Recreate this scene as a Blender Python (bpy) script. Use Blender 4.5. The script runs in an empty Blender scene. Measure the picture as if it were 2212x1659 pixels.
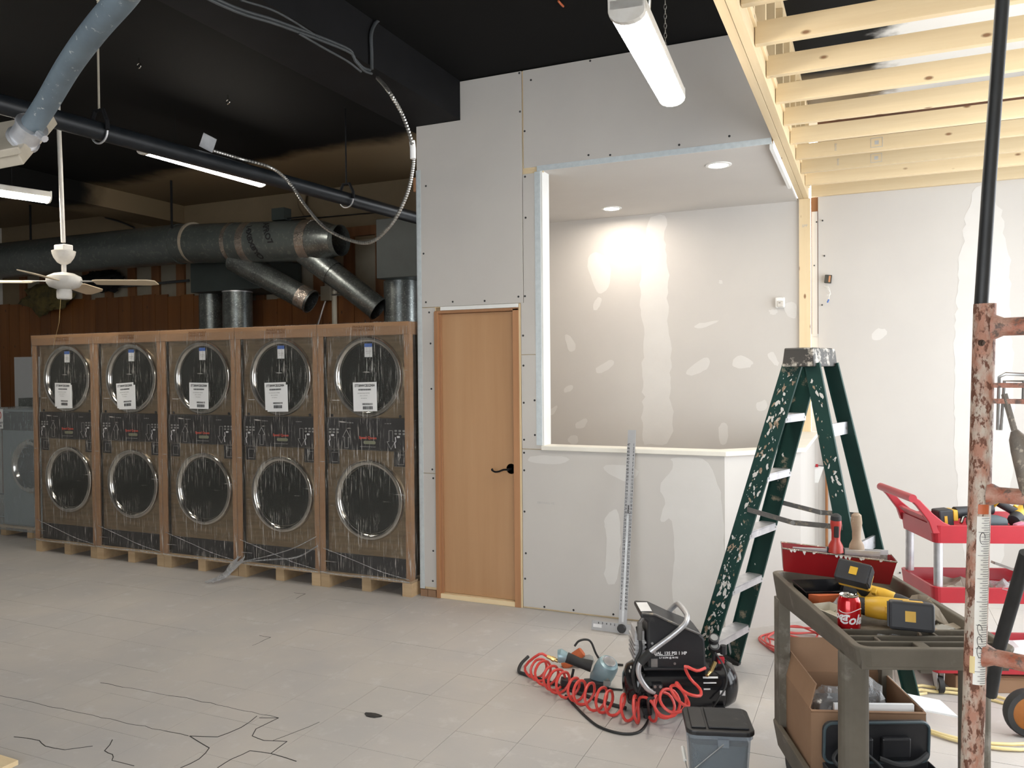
import bpy, bmesh, math, random
from mathutils import Matrix, Vector, noise as mnoise

random.seed(7)
SC = bpy.context.scene
COL = SC.collection
PI = math.pi

# ------------------------------------------------------------------ camera
cam_d = bpy.data.cameras.new('camera')
cam_d.sensor_width = 36.0
cam_d.lens = 28.29
cam_d.clip_start = 0.05
cam_o = bpy.data.objects.new('camera', cam_d)
COL.objects.link(cam_o)
CAM = Vector((2.982, -5.036, 1.621))
_r = Vector((0.91345852, 0.40684062, -0.00861629))
_u = Vector((0.00143654, 0.01794972, 0.99983786))
_f = Vector((-0.40692932, 0.91332279, -0.01581188))
M = Matrix.Identity(4)
for i in range(3):
    M[i][0], M[i][1], M[i][2], M[i][3] = _r[i], _u[i], -_f[i], CAM[i]
cam_o.matrix_world = M
SC.camera = cam_o

# ------------------------------------------------------------------ world: bright overcast day outside the shop windows
W = bpy.data.worlds.new('overcast_sky')
SC.world = W
W.use_nodes = True
W.node_tree.nodes['Background'].inputs[0].default_value = (0.93, 0.965, 1.0, 1)
W.node_tree.nodes['Background'].inputs[1].default_value = 8.0

SC.view_settings.view_transform = 'Standard'
SC.view_settings.look = 'None'
SC.view_settings.gamma = 1.0
SC.view_settings.use_curve_mapping = False
SC.view_settings.exposure = 0.0

def portal(name, loc, rot, sx, sy):
    l = bpy.data.lights.new(name, 'AREA')
    l.shape = 'RECTANGLE'; l.size = sx; l.size_y = sy
    l.cycles.is_portal = True
    o = bpy.data.objects.new(name, l); COL.objects.link(o)
    o.location = loc; o.rotation_euler = rot
    return o
# shop-window openings: daylight enters here
portal('window_right_offscreen', (4.93, -0.5, 1.75), (0, PI/2, 0), 2.9, 4.0)
portal('window_rear_offscreen', (2.05, -7.53, 1.75), (-PI/2, 0, 0), 4.1, 2.9)

# ------------------------------------------------------------------ materials
MATS = {}
def _mat(name):
    m = bpy.data.materials.new(name); m.use_nodes = True
    nt = m.node_tree
    MATS[name] = m
    return m, nt, nt.nodes['Principled BSDF']
def N(nt, t, **kw):
    n = nt.nodes.new(t)
    for k, v in kw.items():
        if k.startswith('i_'):
            n.inputs[k[2:].replace('_', ' ')].default_value = v
        else: setattr(n, k, v)
    return n
def rgb(c):
    return (c[0], c[1], c[2], 1)
def coords(nt, stretch=(1, 1, 1), kind='Object', rot=(0, 0, 0)):
    tc = N(nt, 'ShaderNodeTexCoord'); mp = N(nt, 'ShaderNodeMapping')
    nt.links.new(tc.outputs[kind], mp.inputs[0])
    mp.inputs['Scale'].default_value = stretch
    mp.inputs['Rotation'].default_value = rot
    return mp.outputs[0]
def noise_fac(nt, vec, scale, lo, hi, detail=5, rough=.6):
    n = N(nt, 'ShaderNodeTexNoise'); n.inputs['Scale'].default_value = scale
    n.inputs['Detail'].default_value = detail; n.inputs['Roughness'].default_value = rough
    nt.links.new(vec, n.inputs['Vector'])
    r = N(nt, 'ShaderNodeMapRange'); r.inputs['From Min'].default_value = lo; r.inputs['From Max'].default_value = hi
    nt.links.new(n.outputs[0], r.inputs[0])
    return r.outputs[0]
def mixc(nt, fac, a, b):
    m = N(nt, 'ShaderNodeMix', data_type='RGBA')
    nt.links.new(fac, m.inputs[0])
    for s, v in ((6, a), (7, b)):
        if isinstance(v, tuple): m.inputs[s].default_value = rgb(v)
        else: nt.links.new(v, m.inputs[s])
    return m.outputs[2]
def bump(nt, bs, fac, strength, dist=.01):
    b = N(nt, 'ShaderNodeBump'); b.inputs['Strength'].default_value = strength; b.inputs['Distance'].default_value = dist
    nt.links.new(fac, b.inputs['Height']); nt.links.new(b.outputs[0], bs.inputs['Normal'])
def pm(name, c1, c2=None, scale=6, rough=.6, metal=0, lo=.35, hi=.65, bmp=0, bscale=None, stretch=(1, 1, 1), c3=None, s3=20, lo3=.55, hi3=.62, spec=.5, detail=5, coat=0, kind='Object'):
    """painted / plain surface: two colours mixed by noise, optional speckle c3 and relief"""
    m, nt, bs = _mat(name)
    bs.inputs['Roughness'].default_value = rough; bs.inputs['Metallic'].default_value = metal
    bs.inputs['Specular IOR Level'].default_value = spec
    bs.inputs['Coat Weight'].default_value = coat
    v = coords(nt, stretch, kind)
    c2 = c2 or tuple(x*.8 for x in c1)
    f = noise_fac(nt, v, scale, lo, hi, detail)
    c = mixc(nt, f, c1, c2)
    if c3:
        f3 = noise_fac(nt, v, s3, lo3, hi3, 6, .65)
        c = mixc(nt, f3, c, c3)
    nt.links.new(c, bs.inputs['Base Color'])
    if bmp:
        fb = noise_fac(nt, v, bscale or scale*3, .3, .7, 4)
        bump(nt, bs, fb, bmp)
    return m
def wood(name, c1, c2, knot=(.25, .13, .06), axis=0, scale=3.0, rough=.6, knots=True):
    """sawn timber: grain stretched along one axis, round knots"""
    m, nt, bs = _mat(name)
    bs.inputs['Roughness'].default_value = rough
    st = [scale*6]*3; st[axis] = scale*.35
    oi = N(nt, 'ShaderNodeObjectInfo')
    tc = N(nt, 'ShaderNodeTexCoord'); mp = N(nt, 'ShaderNodeMapping')
    nt.links.new(tc.outputs['Object'], mp.inputs[0]); mp.inputs['Scale'].default_value = st
    ad = N(nt, 'ShaderNodeVectorMath', operation='ADD'); sc = N(nt, 'ShaderNodeVectorMath', operation='SCALE')
    cb = N(nt, 'ShaderNodeCombineXYZ')
    for i in range(3): nt.links.new(oi.outputs['Random'], cb.inputs[i])
    nt.links.new(cb.outputs[0], sc.inputs[0]); sc.inputs['Scale'].default_value = 37
    nt.links.new(mp.outputs[0], ad.inputs[0]); nt.links.new(sc.outputs[0], ad.inputs[1])
    f = noise_fac(nt, ad.outputs[0], 1.0, .3, .7, 6, .6)
    c = mixc(nt, f, c1, c2)
    hv = N(nt, 'ShaderNodeHueSaturation')
    mr = N(nt, 'ShaderNodeMapRange'); mr.inputs['To Min'].default_value = .82; mr.inputs['To Max'].default_value = 1.12
    nt.links.new(oi.outputs['Random'], mr.inputs[0]); nt.links.new(mr.outputs[0], hv.inputs['Value']); nt.links.new(c, hv.inputs['Color'])
    c = hv.outputs[0]
    if knots:
        mp2 = N(nt, 'ShaderNodeMapping'); s2 = [9, 9, 9]; s2[axis] = 4.2
        nt.links.new(tc.outputs['Object'], mp2.inputs[0]); mp2.inputs['Scale'].default_value = s2
        ad2 = N(nt, 'ShaderNodeVectorMath', operation='ADD'); nt.links.new(mp2.outputs[0], ad2.inputs[0]); nt.links.new(sc.outputs[0], ad2.inputs[1])
        vo = N(nt, 'ShaderNodeTexVoronoi'); vo.inputs['Scale'].default_value = 1.0
        nt.links.new(ad2.outputs[0], vo.inputs['Vector'])
        kr = N(nt, 'ShaderNodeMapRange'); kr.inputs['From Min'].default_value = .105; kr.inputs['From Max'].default_value = .05
        nt.links.new(vo.outputs['Distance'], kr.inputs[0])
        c = mixc(nt, kr.outputs[0], c, knot)
    nt.links.new(c, bs.inputs['Base Color'])
    bump(nt, bs, f, .15, .004)
    return m
def emis(name, c, s):
    m, nt, bs = _mat(name)
    bs.inputs['Base Color'].default_value = rgb(c)
    bs.inputs['Emission Color'].default_value = rgb(c); bs.inputs['Emission Strength'].default_value = s
    return m

pm('floor_tile', (.525, .488, .447), (.45, .432, .417), 1.3, .62, c3=(.56, .54, .52), s3=7, lo3=.56, hi3=.75, bmp=.05, bscale=60)
pm('grout', (.07, .065, .06), (.10, .09, .085), 8, .9)
pm('crack', (.02, .02, .02), (.05, .045, .04), 30, .9)
pm('drywall', (.56, .535, .50), (.53, .505, .475), 1.2, .85)
pm('joint_compound', (.645, .625, .595), (.615, .595, .565), 2.5, .85, bmp=.05, bscale=14)
pm('bead_metal', (.66, .72, .74), (.58, .64, .66), 30, .45, .3)
pm('white_trim', (.82, .82, .80), (.75, .75, .72), 4, .5)
pm('sill_cream', (.80, .77, .69), (.76, .73, .65), 5, .6)
wood('pine', (.78, .63, .40), (.70, .54, .32), axis=0)
wood('pine_y', (.78, .63, .40), (.70, .54, .32), axis=1)
wood('pine_z', (.78, .63, .40), (.70, .54, .32), axis=2)
wood('door_ply', (.60, .355, .185), (.50, .275, .13), axis=2, scale=.9, knots=False, rough=.45)
wood('door_frame_wood', (.45, .23, .11), (.36, .17, .075), axis=2, scale=2, knots=False)
wood('panel_wood', (.22, .08, .017), (.14, .046, .009), (.05, .02, .01), axis=2, scale=1.2, rough=.5)
wood('stud_old', (.22, .10, .04), (.15, .06, .02), axis=2, scale=2)
wood('pallet_wood', (.55, .40, .24), (.43, .30, .17), axis=0, scale=3)
pm('black_paint', (.007, .0072, .0078), (.010, .010, .011), 3, .7, spec=.15)
pm('pipe_black', (.006, .008, .010), (.012, .014, .017), 12, .42, spec=.3, c3=(.5, .5, .48), s3=9, lo3=.72, hi3=.74)
pm('plaster_tan', (.22, .165, .10), (.18, .135, .08), 1.5, .8)
pm('gypsum_old', (.29, .26, .20), (.24, .21, .16), 4, .85)
pm('galvanized', (.17, .185, .18), (.10, .11, .108), 9, .34, .75, bmp=.05, bscale=50, c3=(.26, .28, .27), s3=60)
pm('duct_paint', (.085, .098, .095), (.065, .076, .073), 4, .33, .2, c3=(.13, .14, .13), s3=24)
pm('plenum_green', (.030, .040, .038), (.022, .03, .029), 4, .55)
pm('foil_tape', (.50, .44, .38), (.34, .30, .27), 20, .25, .8, bmp=.5, bscale=30)
pm('marker', (.01, .01, .012), (.01, .01, .012), 1, .7)
pm('black_plastic', (.012, .012, .014), (.02, .02, .022), 10, .42, c3=(.12, .115, .11), s3=6, lo3=.62, hi3=.9)
pm('black_gloss', (.008, .008, .009), (.014, .014, .016), 8, .16, c3=(.10, .10, .10), s3=5, lo3=.64, hi3=.9)
pm('rubber', (.015, .015, .015), (.03, .03, .03), 10, .7)
pm('steel', (.55, .55, .54), (.42, .42, .41), 20, .3, .9)
pm('chrome', (.75, .73, .68), (.6, .58, .54), 14, .16, 1)
pm('aluminium', (.66, .66, .67), (.52, .52, .54), 15, .42, .75, c3=(.80, .80, .80), s3=9, lo3=.6, hi3=.7)
pm('brushed_panel', (.29, .215, .13), (.22, .16, .095), 5, .33, .55, stretch=(1, 1, 8))
pm('cardboard', (.36, .205, .105), (.31, .17, .085), 4, .75, stretch=(1, 1, 4))
pm('cardboard_box', (.30, .175, .10), (.26, .15, .085), 4, .8)
pm('paper', (.83, .83, .82), (.78, .78, .77), 6, .7)
pm('ink', (.02, .02, .022), (.04, .04, .04), 20, .8)
pm('ink_faint', (.42, .41, .40), (.5, .5, .48), 20, .8)
pm('tag_blue', (.05, .13, .42), (.06, .15, .45), 9, .6)
pm('brand_red', (.62, .06, .02), (.5, .04, .02), 9, .5)
pm('print_grey', (.22, .22, .21), (.28, .28, .27), 9, .5)
pm('print_white', (.75, .75, .75), (.68, .68, .68), 9, .5)
pm('oval_green', (.24, .25, .16), (.2, .21, .13), 9, .5)
pm('dark_glass', (.006, .009, .008), (.010, .013, .012), 3, .12, spec=.4)
pm('white_enamel', (.62, .60, .56), (.54, .51, .46), 12, .4, c3=(.36, .27, .17), s3=18, lo3=.68, hi3=.74)
pm('fan_blade', (.60, .50, .36), (.54, .44, .30), 4, .55)
pm('beige_box', (.38, .335, .265), (.31, .275, .215), 8, .5, c3=(.22, .17, .12), s3=10, lo3=.62, hi3=.72)
pm('flex_grey', (.125, .158, .18), (.095, .12, .138), 12, .45, c3=(.42, .43, .40), s3=50, lo3=.62, hi3=.68)
pm('flex_silver', (.42, .41, .38), (.3, .29, .27), 40, .3, .8)
pm('cable_grey', (.05, .055, .06), (.035, .04, .042), 10, .6)
pm('cable_black', (.012, .012, .012), (.02, .02, .02), 10, .5)
pm('pvc', (.55, .52, .42), (.48, .45, .36), 6, .5)
pm('copper', (.42, .20, .09), (.35, .16, .07), 9, .35, .6)
pm('switch_black', (.03, .03, .02), (.05, .045, .03), 20, .5)
pm('square_alu', (.42, .42, .42), (.36, .36, .37), 6, .45, .15)
pm('ladder_green', (.006, .034, .028), (.008, .042, .034), 7, .5, spec=.3, c3=(.26, .22, .16), s3=7, lo3=.60, hi3=.66)
pm('ladder_rear', (.006, .034, .028), (.008, .042, .034), 7, .5, spec=.3, c3=(.22, .20, .15), s3=9, lo3=.68, hi3=.72)
pm('ladder_cap', (.035, .033, .03), (.05, .045, .04), 8, .5, c3=(.50, .46, .40), s3=9, lo3=.56, hi3=.63)
pm('spreader_steel', (.12, .115, .11), (.17, .16, .15), 12, .5, .4, c3=(.3, .26, .2), s3=22)
pm('hose_red', (.70, .075, .06), (.62, .06, .05), 6, .38)
pm('cord_pink', (.62, .10, .09), (.55, .08, .07), 6, .5)
pm('brass', (.55, .40, .18), (.45, .32, .13), 12, .3, .9)
pm('tool_blue', (.30, .42, .46), (.24, .35, .39), 8, .35, .3, c3=(.5, .48, .42), s3=14)
pm('tool_orange', (.55, .13, .04), (.45, .10, .03), 8, .5)
pm('tool_yellow', (.66, .40, .03), (.58, .33, .02), 7, .45, c3=(.16, .12, .06), s3=12, lo3=.62, hi3=.7)
pm('tool_black', (.016, .017, .020), (.028, .029, .033), 9, .55, c3=(.16, .15, .13), s3=9, lo3=.6, hi3=.8)
pm('cart_grey', (.135, .118, .092), (.105, .091, .07), 6, .6, spec=.3, c3=(.36, .33, .29), s3=5, lo3=.56, hi3=.80)
pm('cart_red', (.46, .022, .035), (.40, .018, .03), 5, .35)
pm('pan_red', (.27, .009, .012), (.21, .007, .009), 4, .32)
pm('can_red', (.52, .008, .012), (.45, .006, .01), 5, .16, .35, coat=.4)
pm('can_blue', (.02, .03, .20), (.02, .04, .25), 5, .25, .3)
pm('handle_red', (.42, .035, .025), (.34, .03, .02), 8, .4)
pm('handle_wood', (.34, .25, .17), (.26, .18, .12), 9, .7, c3=(.55, .48, .4), s3=12)
pm('crusty_steel', (.34, .325, .29), (.25, .24, .215), 8, .6, .3, c3=(.55, .52, .47), s3=9)
pm('scaffold_paint', (.50, .42, .34), (.40, .19, .125), 22, .6, c3=(.14, .05, .025), s3=60, lo3=.51, hi3=.57, bmp=.3, bscale=120, stretch=(1.4, 1.4, .7), lo=.42, hi=.6)
pm('scaffold_bar', (.36, .10, .05), (.46, .27, .20), 30, .55, c3=(.15, .10, .08), s3=45, lo3=.52, hi3=.6, bmp=.3, bscale=90)
pm('brace_steel', (.24, .20, .16), (.15, .13, .11), 30, .6, .3, c3=(.42, .36, .28), s3=60)
pm('tape_paper', (.78, .76, .71), (.7, .66, .58), 8, .6)
pm('tape_yellow', (.75, .6, .3), (.7, .55, .25), 8, .6)
pm('tube_yellow', (.80, .68, .36), (.72, .58, .28), 5, .4)
pm('wheel_orange', (.36, .13, .02), (.28, .09, .015), 8, .5)
pm('rubble', (.36, .31, .25), (.28, .24, .19), 12, .85)
pm('tool_pink', (.62, .24, .34), (.55, .2, .3), 6, .45)
pm('tool_teal', (.05, .075, .085), (.04, .06, .07), 6, .5)
pm('foam_white', (.60, .61, .62), (.55, .56, .57), 3, .8)
pm('sign_red', (.55, .04, .03), (.5, .04, .03), 5, .6)
pm('washer_grey', (.30, .34, .36), (.25, .29, .31), 3, .45, .2)
pm('brick_brown', (.20, .10, .06), (.13, .07, .045), 5, .85)
pm('insulation', (.13, .10, .028), (.05, .04, .015), 9, .9)
pm('wall_paint', (.62, .60, .56), (.58, .56, .52), 1, .8)
pm('window_frame', (.10, .10, .10), (.13, .13, .13), 4, .4, .5)
emis('lamp_glow', (1.0, .93, .82), 60)
emis('downlight_glow', (1.0, .90, .78), 300)

# translucent white pail, clear panes, stretch film
def clear(name, c, rough, base_alpha, streak=None, scale=10, amount=.5, tint=(.9, .9, .9), lo=.55, hi=.7):
    """thin clear film or plastic: see-through with milky streaks"""
    m, nt, bs = _mat(name)
    bs.inputs['Base Color'].default_value = rgb(c); bs.inputs['Roughness'].default_value = rough
    tr = N(nt, 'ShaderNodeBsdfTransparent'); tr.inputs[0].default_value = rgb(tint)
    mx = N(nt, 'ShaderNodeMixShader')
    if streak:
        f1 = noise_fac(nt, coords(nt, streak), scale, lo, hi, 6, .7)
        f2 = noise_fac(nt, coords(nt, (1, 1, 1)), 2.6, .39, .59, 3)
        mu = N(nt, 'ShaderNodeMath', operation='MULTIPLY'); nt.links.new(f1, mu.inputs[0]); nt.links.new(f2, mu.inputs[1])
        st2 = (.6, .6, 9)
        f3 = noise_fac(nt, coords(nt, st2, rot=(0, .25, 0)), 5, .66, .74, 4)
        ad = N(nt, 'ShaderNodeMath', operation='MAXIMUM'); nt.links.new(mu.outputs[0], ad.inputs[0]); nt.links.new(f3, ad.inputs[1])
        ma = N(nt, 'ShaderNodeMath', operation='MULTIPLY_ADD'); nt.links.new(ad.outputs[0], ma.inputs[0])
        ma.inputs[1].default_value = amount; ma.inputs[2].default_value = base_alpha
        nt.links.new(ma.outputs[0], mx.inputs[0])
        bump(nt, bs, f1, .4, .004)
    else: mx.inputs[0].default_value = base_alpha
    nt.links.new(tr.outputs[0], mx.inputs[1]); nt.links.new(bs.outputs[0], mx.inputs[2])
    nt.links.new(mx.outputs[0], nt.nodes['Material Output'].inputs[0])
    return m
clear('stretch_film', (.80, .76, .70), .16, .04, (9, 9, .45), 14, .72, lo=.545, hi=.665)
clear('stretch_film_washer', (.60, .66, .68), .25, .28, (5, 5, 1), 12, .4)
clear('bag_plastic', (.6, .6, .6), .15, .30, (3, 3, 3), 10, .5)
clear('pail_plastic', (.50, .54, .58), .35, .28, tint=(.8, .85, .9))
clear('window_glass', (.9, .95, 1), .02, .06)

# ceiling: black spray paint that thins out to bare tan plaster at the back and to white over the framed area
def ceiling_mat():
    m, nt, bs = _mat('ceiling_paint'); bs.inputs['Roughness'].default_value = .8; bs.inputs['Specular IOR Level'].default_value = .12
    tc = N(nt, 'ShaderNodeTexCoord'); sx = N(nt, 'ShaderNodeSeparateXYZ'); nt.links.new(tc.outputs['Object'], sx.inputs[0])
    nz = N(nt, 'ShaderNodeTexNoise'); nz.inputs['Scale'].default_value = .9; nz.inputs['Detail'].default_value = 4
    nt.links.new(tc.outputs['Object'], nz.inputs['Vector'])
    nf = N(nt, 'ShaderNodeTexNoise'); nf.inputs['Scale'].default_value = 9; nf.inputs['Detail'].default_value = 6
    nt.links.new(tc.outputs['Object'], nf.inputs['Vector'])
    def edge(axis, at, width, wob, fine):
        a = N(nt, 'ShaderNodeMath', operation='MULTIPLY_ADD'); nt.links.new(nz.outputs[0], a.inputs[0]); a.inputs[1].default_value = wob; nt.links.new(sx.outputs[axis], a.inputs[2])
        b = N(nt, 'ShaderNodeMath', operation='MULTIPLY_ADD'); nt.links.new(nf.outputs[0], b.inputs[0]); b.inputs[1].default_value = fine; nt.links.new(a.outputs[0], b.inputs[2])
        r = N(nt, 'ShaderNodeMapRange', interpolation_type='SMOOTHSTEP'); r.inputs['From Min'].default_value = at+wob*.5+fine*.5-width; r.inputs['From Max'].default_value = at+wob*.5+fine*.5+width
        nt.links.new(b.outputs[0], r.inputs[0]); return r.outputs[0]
    e1 = edge(1, 1.05, .16, .9, .12)
    e2 = edge(0, 3.08, .10, .25, .30)
    c = mixc(nt, e1, (.006, .006, .0058), (.20, .15, .09))
    c = mixc(nt, e2, c, (.78, .77, .74))
    nt.links.new(c, bs.inputs['Base Color'])
ceiling_mat()

# ------------------------------------------------------------------ mesh builder
class MB:
    def __init__(s, M=None): s.v = []; s.f = []; s.M = M or Matrix.Identity(4)
    def add(s, vs, fs, M=None):
        T = s.M @ M if M is not None else s.M
        b = len(s.v); s.v += [tuple(T @ Vector(v)) for v in vs]; s.f += [tuple(b+i for i in f) for f in fs]; return s
    def box(s, a, b, M=None, taper=None):
        x0, y0, z0 = a; x1, y1, z1 = b
        vs = [(x0, y0, z0), (x1, y0, z0), (x1, y1, z0), (x0, y1, z0), (x0, y0, z1), (x1, y0, z1), (x1, y1, z1), (x0, y1, z1)]
        if taper:   # (dx, dy) grows the top
            dx, dy = taper
            vs[4:] = [(x0-dx, y0-dy, z1), (x1+dx, y0-dy, z1), (x1+dx, y1+dy, z1), (x0-dx, y1+dy, z1)]
        return s.add(vs, [(0, 3, 2, 1), (4, 5, 6, 7), (0, 1, 5, 4), (1, 2, 6, 5), (2, 3, 7, 6), (3, 0, 4, 7)], M)
    def prism(s, poly, d0, d1, axis='z', M=None):
        """extrude a 2D outline: axis z -> (x,y), axis y -> (x,z), axis x -> (y,z)"""
        def P(a, b, d): return {'z': (a, b, d), 'y': (a, d, b), 'x': (d, a, b)}[axis]
        n = len(poly)
        vs = [P(a, b, d0) for a, b in poly]+[P(a, b, d1) for a, b in poly]
        fs = [tuple(range(n))[::-1], tuple(range(n, 2*n))]+[(i, (i+1) % n, n+(i+1) % n, n+i) for i in range(n)]
        return s.add(vs, fs, M)
    def tube(s, pts, r, n=8, closed=False, caps=True, rs=None):
        P = [Vector(p) for p in pts]; m = len(P)
        up = None; vs = []
        for i, p in enumerate(P):
            if closed: t = P[(i+1) % m]-P[i-1]
            else: t = P[min(i+1, m-1)]-P[max(i-1, 0)]
            t = t.normalized() if t.length > 1e-9 else Vector((0, 0, 1))
            if up is None:
                up = t.orthogonal().normalized()
            else:
                up = up-t*up.dot(t); up = up.normalized() if up.length > 1e-6 else t.orthogonal().normalized()
            w = t.cross(up); rr = rs[i] if rs else r
            vs += [tuple(p+(up*math.cos(2*PI*k/n)+w*math.sin(2*PI*k/n))*rr) for k in range(n)]
        fs = []
        for i in range(m if closed else m-1):
            a, b = i*n, ((i+1) % m)*n
            fs += [(a+k, a+(k+1) % n, b+(k+1) % n, b+k) for k in range(n)]
        if caps and not closed: fs += [tuple(range(n))[::-1], tuple(range((m-1)*n, m*n))]
        return s.add(vs, fs)
    def cyl(s, a, b, r, n=16, r2=None): return s.tube([a, b], r, n, rs=[r, r if r2 is None else r2])
    def lathe(s, prof, n=32, M=None, close=False):
        """revolve (radius, height) about z"""
        vs = []; fs = []; m = len(prof)
        for r, z in prof: vs += [(r*math.cos(2*PI*k/n), r*math.sin(2*PI*k/n), z) for k in range(n)]
        for i in range(m if close else m-1):
            a, b = i*n, ((i+1) % m)*n
            fs += [(a+k, a+(k+1) % n, b+(k+1) % n, b+k) for k in range(n)]
        if not close:
            if prof[0][0] > 1e-5: fs.append(tuple(range(n))[::-1])
            if prof[-1][0] > 1e-5: fs.append(tuple(range((m-1)*n, m*n)))
        return s.add(vs, fs, M)
    def ball(s, c, r, n=12, sc=(1, 1, 1)):
        pr = [(max(1e-6, math.sin(PI*i/(n//2))), -math.cos(PI*i/(n//2))) for i in range(n//2+1)]
        return s.lathe([(a*r, b*r) for a, b in pr], n, Matrix.Translation(c) @ Matrix.Diagonal((*sc, 1)))
    def build(s, name, mat, parent=None, smooth=False, bevel=0, seg=2):
        me = bpy.data.meshes.new(name); me.from_pydata(s.v, [], s.f); me.update()
        bm = bmesh.new(); bm.from_mesh(me); bmesh.ops.recalc_face_normals(bm, faces=bm.faces); bm.to_mesh(me); bm.free()
        me.materials.append(MATS[mat])
        if smooth:
            me.polygons.foreach_set('use_smooth', [True]*len(me.polygons))
            try: me.set_sharp_from_angle(angle=math.radians(40))
            except Exception: pass
        o = bpy.data.objects.new(name, me); COL.objects.link(o)
        if parent is not None:
            o.parent = parent
        if bevel:
            b = o.modifiers.new('bevel', 'BEVEL'); b.width = bevel; b.segments = seg; b.limit_method = 'ANGLE'
        return o
def T(x, y, z): return Matrix.Translation((x, y, z))
def RX(a): return Matrix.Rotation(a, 4, 'X')
def RY(a): return Matrix.Rotation(a, 4, 'Y')
def RZ(a): return Matrix.Rotation(a, 4, 'Z')
def tag(o, label, cat, group=None, kind=None):
    if label: o['label'] = label
    if cat: o['category'] = cat
    if group: o['group'] = group
    if kind: o['kind'] = kind
    return o
def thing(name, label, cat, loc=(0, 0, 0), rz=0, group=None, kind=None):
    o = bpy.data.objects.new(name, None); COL.objects.link(o); o.empty_display_size = .1
    o.location = loc; o.rotation_euler = (0, 0, rz)
    return tag(o, label, cat, group, kind)
def box(name, a, b, mat, parent=None, bevel=0): return MB().box(a, b).build(name, mat, parent, bevel=bevel)
def rel(o): 
    """matrix that takes world points into the frame of a thing"""
    return (T(*o.location) @ RZ(o.rotation_euler[2])).inverted()
def copy_tree(o, parent=None):
    c = o.copy(); COL.objects.link(c); c.parent = parent
    for ch in list(o.children): copy_tree(ch, c)
    return c
def smooth_path(pts, k=6):
    """Catmull-Rom through points"""
    P = [Vector(p) for p in pts]; P = [P[0]*2-P[1]]+P+[P[-1]*2-P[-2]]; out = []
    for i in range(1, len(P)-2):
        for j in range(k):
            t = j/k; a, b, c, d = P[i-1:i+3]
            out.append(tuple(.5*((2*b)+(c-a)*t+(2*a-5*b+4*c-d)*t*t+(3*b-a-3*c+d)*t**3)))
    out.append(tuple(P[-2])); return out
def text(name, s, size, mat, parent, M, ext=.0004, shear=0, spacing=1, align='CENTER', bold=0):
    """flat lettering as a mesh; M places the text plane (x right, y up)"""
    cu = bpy.data.curves.new(name, 'FONT'); cu.body = s; cu.size = size; cu.extrude = ext; cu.shear = shear
    cu.space_character = spacing; cu.align_x = align; cu.align_y = 'CENTER'; cu.resolution_u = 2; cu.offset = bold
    o = bpy.data.objects.new(name, cu); COL.objects.link(o)
    dg = bpy.context.evaluated_depsgraph_get()
    me = bpy.data.meshes.new_from_object(o.evaluated_get(dg))
    bpy.data.objects.remove(o); bpy.data.curves.remove(cu)
    me.name = name
    me.transform(M); me.materials.clear(); me.materials.append(MATS[mat])
    ob = bpy.data.objects.new(name, me); COL.objects.link(ob); ob.parent = parent
    return ob
def refine(o, d=.004):
    """cut lettering fine enough to be laid round a cylinder"""
    bm = bmesh.new(); bm.from_mesh(o.data); bmesh.ops.triangulate(bm, faces=bm.faces)
    for _ in range(3):
        es = [e for e in bm.edges if e.calc_length() > d]
        if not es: break
        bmesh.ops.subdivide_edges(bm, edges=es, cuts=1); bmesh.ops.triangulate(bm, faces=bm.faces)
    bm.to_mesh(o.data); bm.free()
def bore(o, M, a, b, r, n=16):
    """cut a real round hole into a part"""
    c = MB(M).cyl(a, b, r, n).build('bore', 'steel', o.parent)
    m = o.modifiers.new('bore', 'BOOLEAN'); m.object = c; m.operation = 'DIFFERENCE'; m.solver = 'EXACT'
    bpy.context.view_layer.update()
    me = bpy.data.meshes.new_from_object(o.evaluated_get(bpy.context.evaluated_depsgraph_get()))
    o.modifiers.clear(); o.data = me; me.materials.clear(); me.materials.append(MATS[o['paint']]); del o['paint']
    for pl in me.polygons: pl.material_index = 0
    bpy.data.objects.remove(c)
def pipe_shell(M, pts, r, rs=None, n=32, wall=.004):
    """open-ended sheet-metal pipe with an inner skin"""
    rs = rs or [r]*len(pts); k = len(pts)
    mb = MB(M).tube(pts, r, n, rs=rs, caps=False)
    mb.tube(pts, r, n, rs=[q-wall for q in rs], caps=False)
    N_ = k*n
    for i in (0, k-1): mb.f += [(i*n+q, i*n+(q+1) % n, N_+i*n+(q+1) % n, N_+i*n+q) for q in range(n)]
    return mb
FRONT = RX(PI/2)      # text plane facing -y

# ================================================================== STRUCTURE
S = 'structure'
# ---- floor: dusty 12-inch vinyl tiles, the nearest three hundred in view as single tiles
floor = tag(MB().box((-8, -7.5, -.06), (4.9, 2.5, -.004)).build('floor', 'grout'), 'dusty pale grey floor of square tiles', None, kind=S)
TS = .3048
cand = []
for i in range(-27, 17):
    for j in range(-25, 9):
        x0 = .05+i*TS; y0 = -.02+j*TS
        if x0 < -8 or x0+TS > 4.9 or y0 < -7.5 or y0+TS > 2.35: continue
        d = Vector((x0+TS/2-CAM.x, y0+TS/2-CAM.y, 0))
        fwd = d.x*_f.x+d.y*_f.y; side = d.x*_r.x+d.y*_r.y
        vis = fwd > 3.05 and abs(side) < fwd*.68+.2
        cand.append((d.length if vis else 1e3+d.length, x0, y0))
cand.sort()
tile_me = MB().box((0, 0, -.005), (TS-.0016, TS-.0016, 0)).build('floor_tile', 'floor_tile', floor)
tm = tile_me.data
rest = MB()
for k, (d, x0, y0) in enumerate(cand):
    z = random.uniform(-.0006, .0006)
    if k < 300:
        o = tile_me if k == 0 else bpy.data.objects.new('floor_tile', tm)
        if k: COL.objects.link(o); o.parent = floor
        o.location = (x0, y0, z)
    else: rest.box((x0, y0, -.005), (x0+TS-.0016, y0+TS-.0016, z))
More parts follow.
